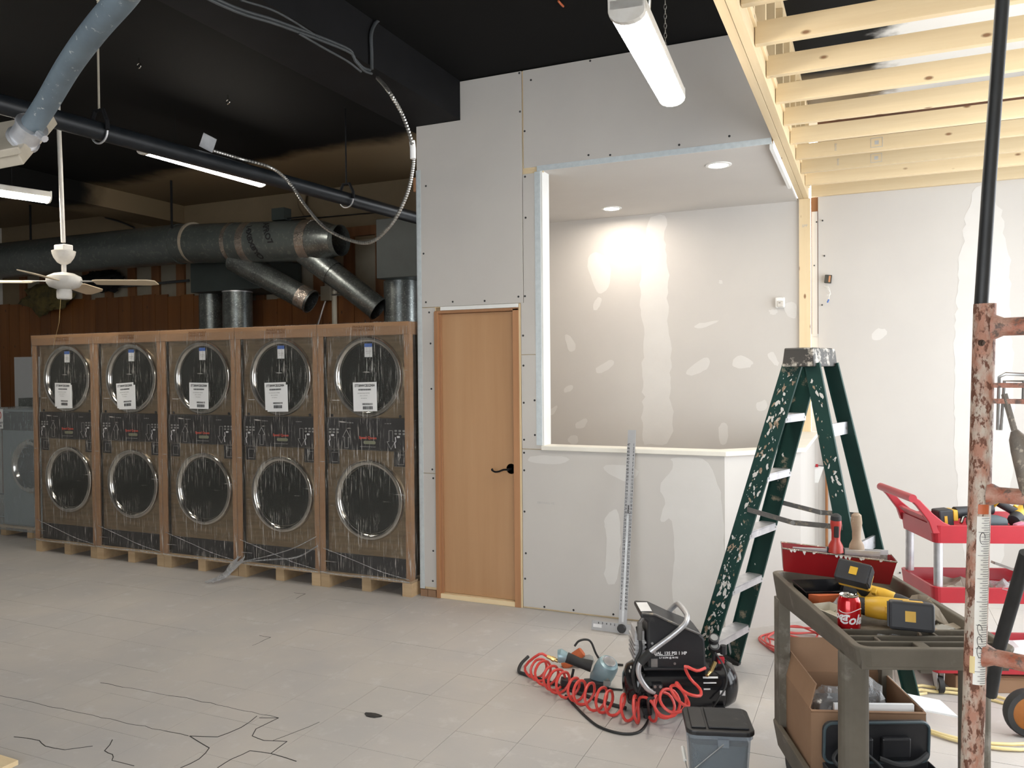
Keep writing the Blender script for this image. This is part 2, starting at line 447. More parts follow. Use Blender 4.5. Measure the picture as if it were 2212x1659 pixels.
rest.build('far_tiles', 'floor_tile', floor)['kind'] = 'stuff'
# the floor-tile colour must not repeat on every tile: noise runs in room space
for nd in MATS['floor_tile'].node_tree.nodes:
    if nd.type == 'TEX_COORD':
        geo = MATS['floor_tile'].node_tree.nodes.new('ShaderNodeNewGeometry')
        for l in list(nd.outputs['Object'].links): MATS['floor_tile'].node_tree.links.new(geo.outputs['Position'], l.to_socket)
# cracks where tiles have broken near the front
def ribbon(pts, w, z=.0012):
    mb = MB()
    for a, b in zip(pts, pts[1:]):
        a, b = Vector(a), Vector(b); t = (b-a).normalized(); n = Vector((-t.y, t.x, 0))*w/2
        mb.add([tuple(a+n+Vector((0, 0, z))), tuple(a-n+Vector((0, 0, z))), tuple(b-n+Vector((0, 0, z))), tuple(b+n+Vector((0, 0, z))),
                tuple(a+n), tuple(a-n), tuple(b-n), tuple(b+n)], [(0, 1, 2, 3), (4, 7, 6, 5), (0, 4, 5, 1), (1, 5, 6, 2), (2, 6, 7, 3), (3, 7, 4, 0)])
    return mb
CR = [[(0.352, -2.089, 0), (0.437, -2.054, 0), (0.42, -2.188, 0), (0.454, -2.25, 0), (0.533, -2.265, 0), (0.634, -2.232, 0), (0.644, -2.349, 0)],
      [(0.437, -2.054, 0), (-0.093, -2.051, 0), (-0.723, -2.077, 0)],
      [(-1.048, -2.397, 0), (-0.557, -2.383, 0), (0.189, -2.362, 0)],
      [(0.328, -2.078, 0), (0.346, -2.204, 0), (0.317, -2.318, 0), (0.195, -2.36, 0), (0.362, -2.413, 0), (0.398, -2.507, 0), (0.385, -2.594, 0)],
      [(-0.096, -2.522, 0), (-0.037, -2.61, 0), (0.024, -2.621, 0), (0.068, -2.66, 0), (0.195, -2.658, 0)],
      [(-0.531, -2.676, 0), (-0.39, -2.656, 0), (-0.315, -2.682, 0), (-0.204, -2.672, 0), (-0.123, -2.6, 0)],
      [(0.526, -2.534, 0), (0.525, -2.453, 0), (0.544, -2.364, 0), (0.644, -2.349, 0), (0.79, -2.362, 0)],
      [(-0.474, -1.154, 0), (-0.383, -1.154, 0), (-0.383, -1.316, 0)], [(0.571, -2.249, 0), (0.643, -2.016, 0)], [(-0.904, -0.297, 0), (-0.809, -0.285, 0), (-0.793, -0.409, 0)]]
for i, c in enumerate(CR):
    jit = [c[0]]
    for a, b in zip(c, c[1:]):
        a, b = Vector(a), Vector(b); n = max(2, int((b-a).length/.05))
        for q in range(1, n+1): jit.append(tuple(a.lerp(b, q/n)+Vector((random.uniform(-.006, .006), random.uniform(-.006, .006), 0))*(q < n)))
    ribbon(jit, .0036 if i in (0, 3, 4, 5, 6) else .0018).build('floor_crack', 'crack', floor)
blob = MB().prism([(.045*math.cos(a)*(1+.2*math.sin(3*a)), .022*math.sin(a)) for a in [k*PI/6 for k in range(12)]], 0, .004, M=T(*(0.831, -1.86, 0)))
blob.build('dried_spill', 'crack', floor)

# ---- ceiling, bulkhead and beams
tag(MB().box((-8, -7.5, 3.66), (4.9, 2.4, 3.78)).build('ceiling', 'ceiling_paint'), 'ceiling sprayed black, fading to bare tan plaster and white', None, kind=S)
tag(MB().box((-.09, -7.5, 3.387), (.356, 2.3, 3.66)).build('trim_1', 'black_paint'), 'black boxed bulkhead running along the ceiling', None, kind=S)
tag(MB().box((-5.1, -7.5, 3.445), (-4.62, 2.3, 3.66)).build('trim_2', 'ceiling_paint'), 'boxed ceiling beam, black in front and tan at the back', None, kind=S)
# ---- shell walls that are out of view
tag(MB().box((-8.12, -7.62, -.06), (-8, 2.4, 3.66)).build('wall_left', 'wall_paint'), None, None, kind=S)
rw = MB().box((-8, -7.62, -.06), (0, -7.5, 3.66)).box((4.1, -7.62, -.06), (4.9, -7.5, 3.66)).box((0, -7.62, -.06), (4.1, -7.5, .3)).box((0, -7.62, 3.2), (4.1, -7.5, 3.66))
tag(rw.build('wall_rear', 'wall_paint'), None, None, kind=S)
ww = MB().box((4.9, -7.62, -.06), (5.02, 2.4, .3)).box((4.9, -7.5, 3.2), (5.02, 2.4, 3.66)).box((4.9, -7.5, .3), (5.02, -2.5, 3.2)).box((4.9, 1.5, .3), (5.02, 2.4, 3.2))
tag(ww.build('wall_right', 'wall_paint'), None, None, kind=S)
for n, (L, H_, loc, rz, lab) in enumerate(((4.0, 2.9, (4.96, -.5, .3), PI/2, 'window in the right wall'), (4.1, 2.9, (2.05, -7.56, .3), 0, 'wide shop window in the rear wall'))):
    w = thing('window_%d' % (n+1), lab, None, loc, rz, kind=S)
    fr = MB().box((-L/2, -.03, 0), (L/2, .03, .06)).box((-L/2, -.03, H_-.06), (L/2, .03, H_))
    for k in range(4):
        xx = -L/2+.03+k*(L-.06)/3; fr.box((xx-.03, -.03, .06), (xx+.03, .03, H_-.06))
    fr.build('window_frame', 'window_frame', w)
    for k in range(3):
        x0 = -L/2+.06+k*(L-.06)/3; MB().box((x0, -.004, .06), (x0+(L-.06)/3-.06, .004, H_-.06)).build('pane', 'window_glass', w)

# ---- back wall of the dryer bay: plaster above, old studs, upright boards below
wb = tag(MB().box((-8, 2.3, -.003), (0, 2.4, 3.66)).build('wall_back', 'plaster_tan'), 'tan plaster wall with bare studs above dark upright boards', None, kind=S)
bd = MB().box((0, 2.244, 0), (.203, 2.26, 2.6)).build('plank', 'panel_wood', wb); bd.location.x = -8
k = 1
while -8+k*.21 < -.2:
    o = bpy.data.objects.new('plank', bd.data); COL.objects.link(o); o.parent = wb
    x = -8+k*.21; o.location = (x, 0, random.uniform(-.012, .012)-(.03 if x > -4.93 else 0)-(.11 if x > -3.7 else 0)); k += 1
st = MB().box((0, 2.262, 2.3), (.13, 2.298, 3.1)).build('stud', 'stud_old', wb); st.location.x = -7.6
for k in range(1, 18):
    o = bpy.data.objects.new('stud', st.data); COL.objects.link(o); o.parent = wb; o.location.x = -7.6+k*.41
gp = MB().box((0, 2.285, 2.3), (.262, 2.2985, 3.06)).build('gypsum_strip', 'gypsum_old', wb); gp.location.x = -7.6+.138
for k in range(1, 17):
    o = bpy.data.objects.new('gypsum_strip', gp.data); COL.objects.link(o); o.parent = wb; o.location.x = -7.462+k*.41
box('cap_board', (-8, 2.25, 3.1), (0, 2.299, 3.2), 'stud_old', wb)
box('rail_board', (-8, 2.225, .93), (-4, 2.243, 1.05), 'stud_old', wb)

# ---- partition with door and serving hatch
wf = MB()
wf.box((0, .0135, 0), (.14, .1, 2.08)).box((0, .0135, 2.08), (.80, .1, 3.387)).box((.358, .0135, 3.387), (.80, .1, 3.655))
wf.box((.80, .0135, 0), (.956, .1, 3.655)).box((.956, .0135, 2.985), (2.445, .1, 3.655)).box((.956, .0135, 0), (2.16, .1, 1.088))
front = tag(wf.build('wall_front', 'pine_z'), 'partition clad in grey drywall sheets around a door and a serving hatch', None, kind=S)
def panel(poly, name='drywall_panel', mat='drywall'):
    return MB().prism(poly, 0, .0128, 'y').build(name, mat, front, bevel=.0012, seg=1)
panel([(.002, 2.086), (.826, 2.086), (.826, 3.652), (.358, 3.652), (.358, 3.384), (.002, 3.384)])
panel([(.838, 2.995), (2.445, 2.995), (2.445, 3.652), (.838, 3.652)])
panel([(.809, 1.735), (.956, 1.735), (.956, 2.955), (.83, 2.955), (.83, 2.086), (.809, 2.086)])
panel([(.809, 1.093), (.956, 1.093), (.956, 1.731), (.809, 1.731)])
panel([(.809, .012), (2.163, .012), (2.163, 1.088), (.809, 1.088)])
panel([(.002, .894), (.136, .894), (.136, 2.081), (.002, 2.081)])
panel([(.002, .07), (.131, .07), (.133, .89), (.002, .89)])
MB().prism([(.834, 2.955), (.98, 2.955), (.98, 2.995), (.834, 2.995)], .004, .013, 'y').build('blocking', 'pine', front)
box('brick_offcut', (.004, -.008, 0), (.06, .06, .05), 'cardboard_box', front)
box('brick_offcut', (.064, -.008, 0), (.13, .06, .05), 'cardboard_box', front)
# perforated metal corner beads
def bead(name, a, b): return box(name, a, b, 'bead_metal', front)
bead('corner_bead', (-.002, -.0022, .055), (.033, .004, 3.07))
bead('corner_bead', (-.004, -.0022, .055), (0, .05, 3.07))
bead('corner_bead', (.917, -.0022, 1.12), (.958, .002, 2.962))
bead('corner_bead', (.935, -.0022, 2.964), (2.445, .002, 3.0))
sc = MB()
for x, z in [(0.897, 3.58), (0.812, 3.64), (0.848, 3.244), (0.848, 2.937), (1.316, 3.64), (1.447, 3.013), (1.894, 3.024), (0.077, 2.952), (0.052, 2.471), (0.815, 3.38), (0.067, 2.122), (0.285, 2.116), (0.536, 2.111), (0.792, 2.129), (.85, 2.66), (0.009, 2.134), (0.84, 2.13), (0.824, 1.863), (0.825, 1.659), (0.825, 1.406), (0.825, 1.154), (0.905, 1.188), (0.905, 1.423), (0.093, 2.048), (0.102, 1.825), (0.105, 1.5), (0.106, 0.921), (0.113, 0.858), (0.107, 0.334), (0.101, 0.116), (0.824, 1.065), (0.824, 0.945), (0.824, 0.663), (0.831, 0.378), (0.824, 0.203), (0.964, 0.025), (1.173, 0.027), (1.448, 0.03), (1.7, .03), (1.3, 3.03), (2.2, 3.04), (2.3, 3.6)]:
    sc.cyl((x, -.0012, z), (x, .002, z), .0075, 8)
sc.build('screw_heads', 'ink', front)['kind'] = 'stuff'
def mud(parent, polys, y, mat='joint_compound', name='compound_patch', axis='y', jit=.012, th=.0012):
    """smears of joint compound, each a thin irregular pad proud of the board"""
    for poly in polys:
        P = []
        for _ in range(2):      # round the corners of the trowel marks
            poly = [(a[0]*w_+b[0]*(1-w_), a[1]*w_+b[1]*(1-w_)) for a, b in zip(poly, poly[1:]+poly[:1]) for w_ in (.75, .25)]
        for i, a in enumerate(poly):
            b = poly[(i+1) % len(poly)]; n = max(1, int(math.dist(a, b)/.04))
            for q in range(n):
                t = q/n; j = jit*mnoise.noise((a[0]*9+q, a[1]*7, i*3.1))
                dx, dz = b[0]-a[0], b[1]-a[1]; L = math.hypot(dx, dz) or 1
                P.append((a[0]+dx*t-dz/L*j, a[1]+dz*t+dx/L*j))
        MB().prism(P, y-th, y+.001, axis).build(name, mat, parent)
def xz(*P): return [(q[0], q[2]) for q in P]
mud(front, [xz((0.851, 0, 1.044), (1.152, 0, 1.055), (1.135, 0, 0.998), (0.857, 0, 0.994)), xz((1.345, 0, 1.007), (1.618, 0, 1.011), (1.608, 0, 0.907), (1.47, 0, 0.915)),
            xz((1.431, 0, 0.711), (1.499, 0, 0.721), (1.49, 0, 0.238), (1.402, 0, 0.214), (1.387, 0, 0.334), (1.411, 0, 0.564), (1.38, 0, 0.622)),
            xz((1.804, 0, 1.077), (1.862, 0, 1.021), (1.744, 0, 0.884), (1.802, 0, 0.799), (1.742, 0, 0.633), (1.861, 0, 0.714), (1.829, 0, 0.183), (1.886, 0, -0.016), (2.155, 0, -0.017), (2.16, 0, 1.07))], 0, 'joint_compound')
text('sheet_stamp', 'DRYWALL 1/2', .02, 'ink_faint', front, T(.98, -.0008, .73) @ FRONT)

# counter return: chamfered corner and side, bright sheets
cw = MB().prism([(2.163, .0), (2.573, .41), (2.573, 1.84), (2.47, 1.84), (2.47, .45), (2.12, .1), (2.05, .1), (2.05, .02)], 0, 1.088, 'z')
ctr = tag(cw.build('wall_counter', 'drywall'), 'white chamfered end of the half-height counter wall', None, kind=S)
sl = MB().prism([(.958, -.022), (2.175, -.022), (2.605, .405), (2.605, 1.84), (2.45, 1.84), (2.45, .465), (2.11, .125), (.958, .125)], 1.089, 1.118, 'z')
tag(sl.build('trim_3', 'sill_cream', bevel=.003), 'cream board sill capping the counter wall below the hatch', None, kind=S)
jb = MB().box((.956, .001, 1.119), (.972, .125, 2.967))
tag(jb.build('trim_4', 'white_trim'), 'white jamb lining the left side of the hatch', None, kind=S)

# booth behind the hatch
bb = tag(MB().box((-.02, 1.82, -.003), (2.458, 1.87, 2.99)).build('wall_booth_back', 'drywall'), 'cream drywall at the back of the booth with a taped seam', None, kind=S)
tag(MB().box((-.02, .1, 0), (0, 1.82, 2.99)).build('wall_booth_left', 'drywall'), None, None, kind=S)
tag(MB().box((0, .1, 2.968), (2.445, 1.82, 2.99)).box((.958, .0, 2.968), (2.445, .1, 2.985)).build('ceiling_booth', 'drywall'), 'flat white drywall ceiling of the booth', None, kind=S)
box('edge_board', (2.432, .02, 2.94), (2.452, 1.2, 2.967), 'white_trim', ctr)
V = 1.82
mud(bb, [xz((1.229, 1.82, 2.951), (1.39, 1.82, 2.945), (1.377, 1.82, 2.729), (1.406, 1.82, 2.252), (1.385, 1.82, 2.015), (1.431, 1.82, 1.776), (1.401, 1.82, 1.419), (1.452, 1.82, 1.102), (1.379, 1.82, 0.969), (1.155, 1.82, 0.966), (1.177, 1.82, 1.217), (1.164, 1.82, 1.781), (1.206, 1.82, 1.94), (1.142, 1.82, 2.264), (1.186, 1.82, 2.663))], V, jit=.03)
mud(bb, [xz((0.724, 1.82, 2.695), (0.894, 1.82, 2.602), (0.884, 1.82, 2.358), (0.785, 1.82, 2.28), (0.721, 1.82, 2.407), (0.662, 1.82, 2.575)),
         xz((0.764, 1.82, 2.281), (0.815, 1.82, 2.259), (0.771, 1.82, 2.15), (0.711, 1.82, 2.168)),
         xz((0.446, 1.82, 1.982), (0.543, 1.82, 1.896), (0.56, 1.82, 1.8), (0.489, 1.82, 1.784)), xz((0.737, 1.82, 1.644), (0.888, 1.82, 1.724), (0.93, 1.82, 1.683), (0.823, 1.82, 1.602), (0.759, 1.82, 1.594)),
         xz((0.428, 1.82, 1.449), (0.522, 1.82, 1.508), (0.53, 1.82, 1.449), (0.459, 1.82, 1.416)), xz((0.277, 1.82, 1.237), (0.378, 1.82, 1.323), (0.377, 1.82, 1.268), (0.314, 1.82, 1.204)),
         xz((0.537, 1.82, 1.144), (0.678, 1.82, 1.209), (0.633, 1.82, 1.105), (0.559, 1.82, 1.095)), xz((0.469, 1.82, 1.017), (0.567, 1.82, 1.049), (0.58, 1.82, 0.957), (0.491, 1.82, 0.955)),
         xz((1.622, 1.82, 2.008), (1.852, 1.82, 2.039), (1.776, 1.82, 1.995), (1.621, 1.82, 1.961)), xz((1.541, 1.82, 1.617), (1.737, 1.82, 1.751), (1.755, 1.82, 1.654), (1.658, 1.82, 1.584), (1.561, 1.82, 1.569)),
         xz((1.919, 1.82, 1.671), (1.983, 1.82, 1.747), (2.112, 1.82, 1.688), (2.075, 1.82, 1.631), (1.963, 1.82, 1.625)), xz((1.81, 1.82, 1.168), (1.898, 1.82, 1.181), (1.893, 1.82, 0.996), (1.829, 1.82, 0.986)),
         xz((2.111, 1.82, 1.345), (2.202, 1.82, 1.376), (2.22, 1.82, 1.289), (2.129, 1.82, 1.269)), xz((2.203, 1.82, 1.743), (2.265, 1.82, 1.769), (2.308, 1.82, 1.648), (2.265, 1.82, 1.648)),
         xz((2.331, 1.82, 2.154), (2.444, 1.82, 2.167), (2.444, 1.82, 2.019), (2.366, 1.82, 2.04)), xz((2.223, 1.82, 2.109), (2.295, 1.82, 2.106), (2.288, 1.82, 2.062), (2.237, 1.82, 2.063)),
         xz((1.827, 1.82, 2.368), (1.858, 1.82, 2.366), (1.857, 1.82, 2.332), (1.827, 1.82, 2.333))], V, jit=.01)

# wall on the right with one cut strip and a patch
wr = tag(MB().box((2.60, 1.88, -.003), (4.9, 1.98, 3.66)).build('wall_booth_right', 'drywall'), 'bright white drywall behind the red cart', None, kind=S)
box('cut_strip', (2.553, 1.868, 1.88), (2.595, 1.88, 2.88), 'drywall', wr)
box('gap_backing', (2.545, 1.90, 0), (2.60, 1.98, 3.0), 'stud_old', wr)
box('lower_sheet', (2.548, 1.881, 0), (2.5995, 1.899, 1.9), 'drywall', wr)
box('top_plank', (2.6, 1.84, 3.36), (4.9, 1.879, 3.62), 'brick_brown', wr)
mud(wr, [xz((2.998, 1.88, 1.923), (3.106, 1.88, 1.935), (3.087, 1.88, 1.856), (2.988, 1.88, 1.829))], 1.88, 'joint_compound')
mud(wr, [[(3.55, .0), (3.95, .0), (3.93, 2.96), (3.57, 2.96)]], 1.88, 'joint_compound', jit=.03)
sc = MB()
for q in ((2.634, 1.88, 2.804), (2.647, 1.88, 2.522), (2.629, 1.88, 2.131), (2.589, 1.88, 2.796), (2.571, 1.88, 2.449), (3.189, 1.88, 0.03)): sc.cyl((q[0], 1.866, q[2]), (q[0], 1.882, q[2]), .006, 8)
sc.build('screw_heads', 'ink', wr)['kind'] = 'stuff'

# ---- door
d1 = thing('door_1', 'plain plywood door in a raw wooden frame with a dark lever handle', None, (.47, .03, 0), 0, kind=S)
DX = -.47
def dbox(n, a, b, m, bevel=.002): return MB(T(DX, -.03, 0)).box(a, b).build(n, m, d1, bevel=bevel)
dbox('jamb', (.137, -.012, 0), (.166, .1, 2.05), 'door_frame_wood')
dbox('jamb', (.152, .012, .03), (.182, .03, 2.035), 'door_frame_wood')
dbox('jamb', (.748, -.006, 0), (.792, .1, 2.05), 'door_frame_wood')
dbox('jamb', (.792, -.002, 0), (.806, .05, 2.08), 'pine_z')
dbox('head_jamb', (.14, -.006, 2.036), (.792, .1, 2.056), 'door_frame_wood')
dbox('shim', (.185, -.004, 2.057), (.79, .03, 2.084), 'white_trim')
dbox('threshold', (.166, -.004, 0), (.75, .06, .034), 'pine')
slab = dbox('door_slab', (.172, .032, .036), (.746, .07, 2.034), 'door_ply')
hd = MB(T(DX, -.03, 0))
hd.lathe([(.0, -.014), (.012, -.013), (.024, -.008), (.033, -.004), (.036, 0)], 20, T(.712, .032, .947) @ RX(-PI/2) @ Matrix.Scale(-1, 4, (0, 0, 1)) @ T(0, 0, 0))
hd.cyl((.712, .032, .947), (.712, -.022, .947), .009, 10)
hd.tube(smooth_path([(.712, -.022, .947), (.68, -.026, .945), (.645, -.026, .932), (.615, -.024, .928), (.592, -.024, .94), (.598, -.024, .948)]), .007, 8)
hd.build('lever_handle', 'black_gloss', slab, smooth=True)

# ---- timber framing of the loft at the right
fr = thing('trim_5', 'open pine framing: beam on a post carrying a row of ceiling joists', None, (2.5, 1.84, 0), 0, kind=S)
FM = rel(fr)
def fbox(n, a, b, m): return MB(FM).box(a, b).build(n, m, fr, bevel=.0015)
fbox('post', (2.461, 1.80, 0), (2.547, 1.84, 2.978), 'pine_z')
fbox('beam', (2.455, -4.2, 2.98), (2.493, 1.879, 3.07), 'pine_y')
fbox('beam', (2.495, -4.2, 2.98), (2.533, 1.879, 3.07), 'pine_y')
fbox('plate', (2.455, -4.2, 3.072), (2.544, 1.879, 3.11), 'pine_y')
fbox('plate', (2.455, -4.2, 3.61), (2.544, 1.879, 3.655), 'pine_y')
y = -4.0
while y < 1.8:
    fbox('stud', (2.455, y, 3.111), (2.544, y+.038, 3.609), 'pine_z'); y += .406
fbox('stud', (2.455, -1.93, 3.111), (2.544, -1.89, 3.609), 'door_frame_wood')
jm = None
for k, y in enumerate([-3.10, -2.69, -2.285, -1.88, -1.47, -1.06, -.65, -.235, .18, .585, .995, 1.41]):
    MB(FM).box((2.536, y, 3.0), (4.88, y+.038, 3.095)).build('joist', 'pine', fr, bevel=.0015)
fbox('ledger', (2.55, 1.838, 2.995), (4.88, 1.876, 3.085), 'pine')
def stamp(x, y, z): 
    Mx = rel(fr) @ T(x, y-.0008, z) @ FRONT
    mb = MB(Mx)
    for a, b in (((-.035, -.03, 0), (.035, -.027, .0004)), ((-.035, .027, 0), (.035, .03, .0004)), ((-.035, -.03, 0), (-.032, .03, .0004)), ((.032, -.03, 0), (.035, .03, .0004)), ((-.012, -.012, 0), (.012, .012, .0004))): mb.box(a, b)
    mb.build('grade_stamp', 'ink_faint', fr)
    text('grade_text', 'PRIME', .018, 'ink_faint', fr, rel(fr) @ T(x-.24, y-.0008, z) @ FRONT @ RZ(PI/2))
stamp(3.02, .585, 3.05); stamp(3.02, .995, 3.05)
text('grade_stamp', 'SPF', .03, 'ink_faint', fr, rel(fr) @ T(2.505, 1.799, 2.76) @ FRONT)

# ================================================================== WRAPPED STACKED DRYERS
def rounded(w, h, r, n=4, cx=0, cz=0):
    P = []
    for sx, sz, a0 in ((1, -1, -PI/2), (1, 1, 0), (-1, 1, PI/2), (-1, -1, PI)):
        for k in range(n+1):
            a = a0+k*PI/2/n; P.append((cx+sx*(w/2-r)+r*math.cos(a), cz+sz*(h/2-r)+r*math.sin(a)))
    return P
def make_pallet(parent, w, d):
    p = MB(); 
    p.box((0, 0, .098), (w, .10, .115)).build('pallet', 'pallet_wood', parent)
    pal = parent.children[-1] if parent.children else None
    return pal
def make_dryer():
    t = thing('wrapped_dryer', 'x', 'dryer')
    w, d = .80, 1.0
    pal = MB().box((0, .0, .098), (w, .09, .116)).build('pallet', 'pallet_wood', t)
    for k in range(1, 6): MB().box((0, .02+k*.178, .098), (w, .11+k*.178, .116)).build('deck_board', 'pallet_wood', pal)
    for x in (0, .36, .72): MB().box((x, .004, 0), (x+.08, d, .097)).build('stringer', 'pallet_wood', pal) if x != .36 else MB().box((x, .02, 0), (x+.08, d, .097)).build('stringer', 'pallet_wood', pal)
    MB().box((.05, .045, .117), (.755, d-.04, 1.90)).build('cabinet', 'brushed_panel', t, bevel=.006)
    MB().box((.052, .036, .118), (.752, .046, .262)).build('toe_panel', 'black_plastic', t)
    MB().box((.052, .034, .264), (.752, .0445, 1.045)).build('lower_front', 'brushed_panel', t, bevel=.003)
    MB().box((.052, .034, 1.288), (.752, .0445, 1.9)).build('upper_front', 'brushed_panel', t, bevel=.003)
    cp = MB().box((.05, .022, 1.048), (.756, .0445, 1.285)).build('control_panel', 'black_plastic', t, bevel=.003)
    # arrows, brand, keypads on the control panel
    def poly_outline(P, th=.0035):
        mb = MB()
        for a, b in zip(P, P[1:]+P[:1]):
            dx, dz = b[0]-a[0], b[1]-a[1]; L = math.hypot(dx, dz); nx, nz = -dz/L*th/2, dx/L*th/2
            mb.prism([(a[0]+nx, a[1]+nz), (a[0]-nx, a[1]-nz), (b[0]-nx, b[1]-nz), (b[0]+nx, b[1]+nz)], .0212, .0222, 'y')
        return mb
    ar = [(0, .068), (.034, .012), (.016, .012), (.016, -.068), (-.016, -.068), (-.016, .012), (-.034, .012)]
    poly_outline([(.235+x, 1.128+z) for x, z in ar]).build('arrow_up', 'print_grey', cp)
    poly_outline([(.625+x, 1.128-z) for x, z in ar]).build('arrow_down', 'print_grey', cp)
    text('brand_lettering', 'Speed Queen', .028, 'brand_red', cp, T(.425, .0214, 1.139) @ FRONT, bold=.0006)
    MB().prism(rounded(.105, .024, .011, cx=.44, cz=1.105), .0208, .0222, 'y').build('badge', 'oval_green', cp)
    text('fine_print', 'ALL PERFORATION SETTINGS ONLY', .0085, 'print_grey', cp, T(.425, .0214, 1.073) @ FRONT)
    for sx in (0, 1):
        x0 = .075 if sx == 0 else .655
        kb = MB()
        for i in range(3):
            for j in range(2): kb.prism(rounded(.02, .013, .005, cx=x0+.012+i*.034, cz=1.196-j*.022), .0205, .0222, 'y')
        kb.build('keypad', 'print_grey', cp)
        MB().prism(rounded(.026, .014, .006, cx=x0+.034, cz=1.152), .0205, .0222, 'y').build('start_button', 'print_white', cp)
        z = MB()
        for a, b in (((x0+.008, 1.15), (x0+.012, 1.118)), ((x0+.012, 1.118), (x0+.002, 1.108)), ((x0+.002, 1.108), (x0+.008, 1.07))):
            dx, dz = b[0]-a[0], b[1]-a[1]; L = math.hypot(dx, dz); nx, nz = -dz/L*.003, dx/L*.003
            z.prism([(a[0]+nx, a[1]+nz), (a[0]-nx, a[1]-nz), (b[0]-nx, b[1]-nz), (b[0]+nx, b[1]+nz)], .0206, .0222, 'y')
        z.build('dial_mark', 'print_white', cp)
        cbx = MB().box((x0-.012, .028, .935), (x0+.088, .0445, 1.044)).build('coin_box', 'black_plastic', t, bevel=.004)
        MB().box((x0+.02, .0265, .95), (x0+.075, .0285, .953)).box((x0+.02, .0265, 1.02), (x0+.075, .0285, 1.023)).box((x0+.02, .0265, .95), (x0+.022, .0285, 1.023)).build('slot_trim', 'print_grey', cbx)
    text('setting_print', 'LO  MED  HI', .010, 'print_grey', cp, T(.27, .0214, 1.247) @ FRONT)
    text('setting_print', 'LO  MED  HI', .010, 'print_grey', cp, T(.60, .0214, 1.247) @ FRONT)
    for cz in (1.590, .680):
        dm = T(.43, .034, cz) @ RX(PI/2)          # lathe z -> -y
        ring = MB().lathe([(.300, 0), (.300, .016), (.292, .027), (.276, .030), (.262, .024), (.252, .006), (.250, -.008)], 56, dm).build('door_ring', 'chrome', t, smooth=True)
        MB().lathe([(.251, -.006), (.2495, .001), (.20, .009), (.12, .014), (.0, .016)], 48, dm).build('door_glass', 'dark_glass', ring, smooth=True)
    for x in (.10, .70): MB().cyl((x, .03, 1.30), (x, .036, 1.30), .011, 12).build('lock_button', 'black_plastic', t)
    # energy tag on the upper glass
    tg = MB().box((.412, .012, 1.735), (.478, .0132, 1.815)).build('hang_tag', 'paper', t)
    MB().box((.412, .0112, 1.808), (.478, .0122, 1.835)).build('tag_header', 'tag_blue', tg)
    text('tag_print', 'warning\nnotice', .014, 'ink_faint', tg, T(.445, .0114, 1.77) @ FRONT)
    # cardboard corner posts and top tray
    for x0, x1, y0, y1, sx, sy in ((.0, .045, .0, .05, 0, 0), (.757, .802, .0, .05, 1, 0), (0, .045, .95, 1.0, 0, 1), (.757, .802, .95, 1., 1, 1)):
        a = MB()
        a.box((x0, y0 if not sy else y1-.009, .117), (x1, y0+.009 if not sy else y1, 1.9))
        a.box((x0 if not sx else x1-.009, y0+.009 if not sy else y0, .117), (x0+.009 if not sx else x1, y1 if not sy else y1-.009, 1.9))
        a.build('corner_post', 'cardboard', t)
    MB().box((-.0, -.006, 1.893), (.803, 1.006, 1.985), taper=(.0, .008)).build('top_tray', 'cardboard', t, bevel=.004)
    text('tray_print', 'FRAGILE HANDLE\nDO NOT STACK', .024, 'stud_old', t, T(.42, -.0135, 1.945) @ FRONT)
    # stretch film pulled over everything, with a ragged hem at the pallet
    fm = MB(); n = 26
    def ring(z, o): return [(-o, -.010-o*2, z), (.803+o, -.010-o*2, z), (.803+o, 1.01, z), (-o, 1.01, z)]
    zs = [.10, .13, .5, .9, 1.3, 1.7, 1.89, 1.99]; of = [.0002, .0006, .0, -.0005, .0, .0002, .0006, .0008]
    vs = []; fs = []
    for z, o in zip(zs, of): vs += ring(z, o)
    for i in range(len(zs)-1): fs += [(i*4+k, i*4+(k+1) % 4, i*4+4+(k+1) % 4, i*4+4+k) for k in range(4)]
    vs_top = len(vs)-4; fs.append((vs_top, vs_top+1, vs_top+2, vs_top+3))
    fm.add(vs, fs).build('stretch_film', 'stretch_film', t)
    # twisted rope of film across the foot and along the hem
    mb = MB(); 
    mb.tube(smooth_path([(.01, -.014, .118), (.2, -.017, .112), (.5, -.016, .12), (.79, -.014, .112)]), .005, 6)
    mb.tube(smooth_path([(.04, -.016, .30), (.3, -.0165, .235), (.55, -.0165, .17), (.79, -.015, .13)]), .0028, 5)
    mb.build('film_twist', 'bag_plastic', t)
    return t
dry = make_dryer()
def paper_on(t, serial, tilt, dx, two):
    Mp = T(.43+dx, -.0155, 1.442) @ RY(tilt)
    if two: MB(T(.448+dx, -.0145, 1.432) @ RY(-.02)).box((-.1, -.0005, -.108), (.1, .0005, .1)).build('order_sheet', 'paper', t)
    pp = MB(Mp).box((-.103, -.0006, -.105), (.103, .0006, .108)).build('order_sheet', 'paper', t)
    F = Mp @ T(0, -.0012, 0) @ FRONT
    text('model_number', 'STT30NWCB2G2N04', .0235, 'ink', pp, F @ T(0, .083, 0) @ Matrix.Diagonal((.8, 1.15, 1, 1)), bold=.0005)
    text('serial_number', serial, .019, 'ink', pp, F @ T(.02, -.053, 0), bold=.0004)
    text('small_print', 'MACHINE SERIAL NUMBER\n\nship to  packed by\n\nunit weight kg', .009, 'ink_faint', pp, F @ T(-.01, .01, 0))
    bars = MB(F)
    x = -.055
    while x < .055:
        bw = random.choice((.0015, .0025, .004)); bars.box((x, .048, 0), (x+bw, .06, .0005)); x += bw+.002
    x = -.02
    while x < .062:
        bw = random.choice((.0015, .0025, .004)); bars.box((x, -.092, 0), (x+bw, -.068, .0005)); x += bw+.002
    bars.build('barcode', 'ink', pp)['kind'] = 'stuff'
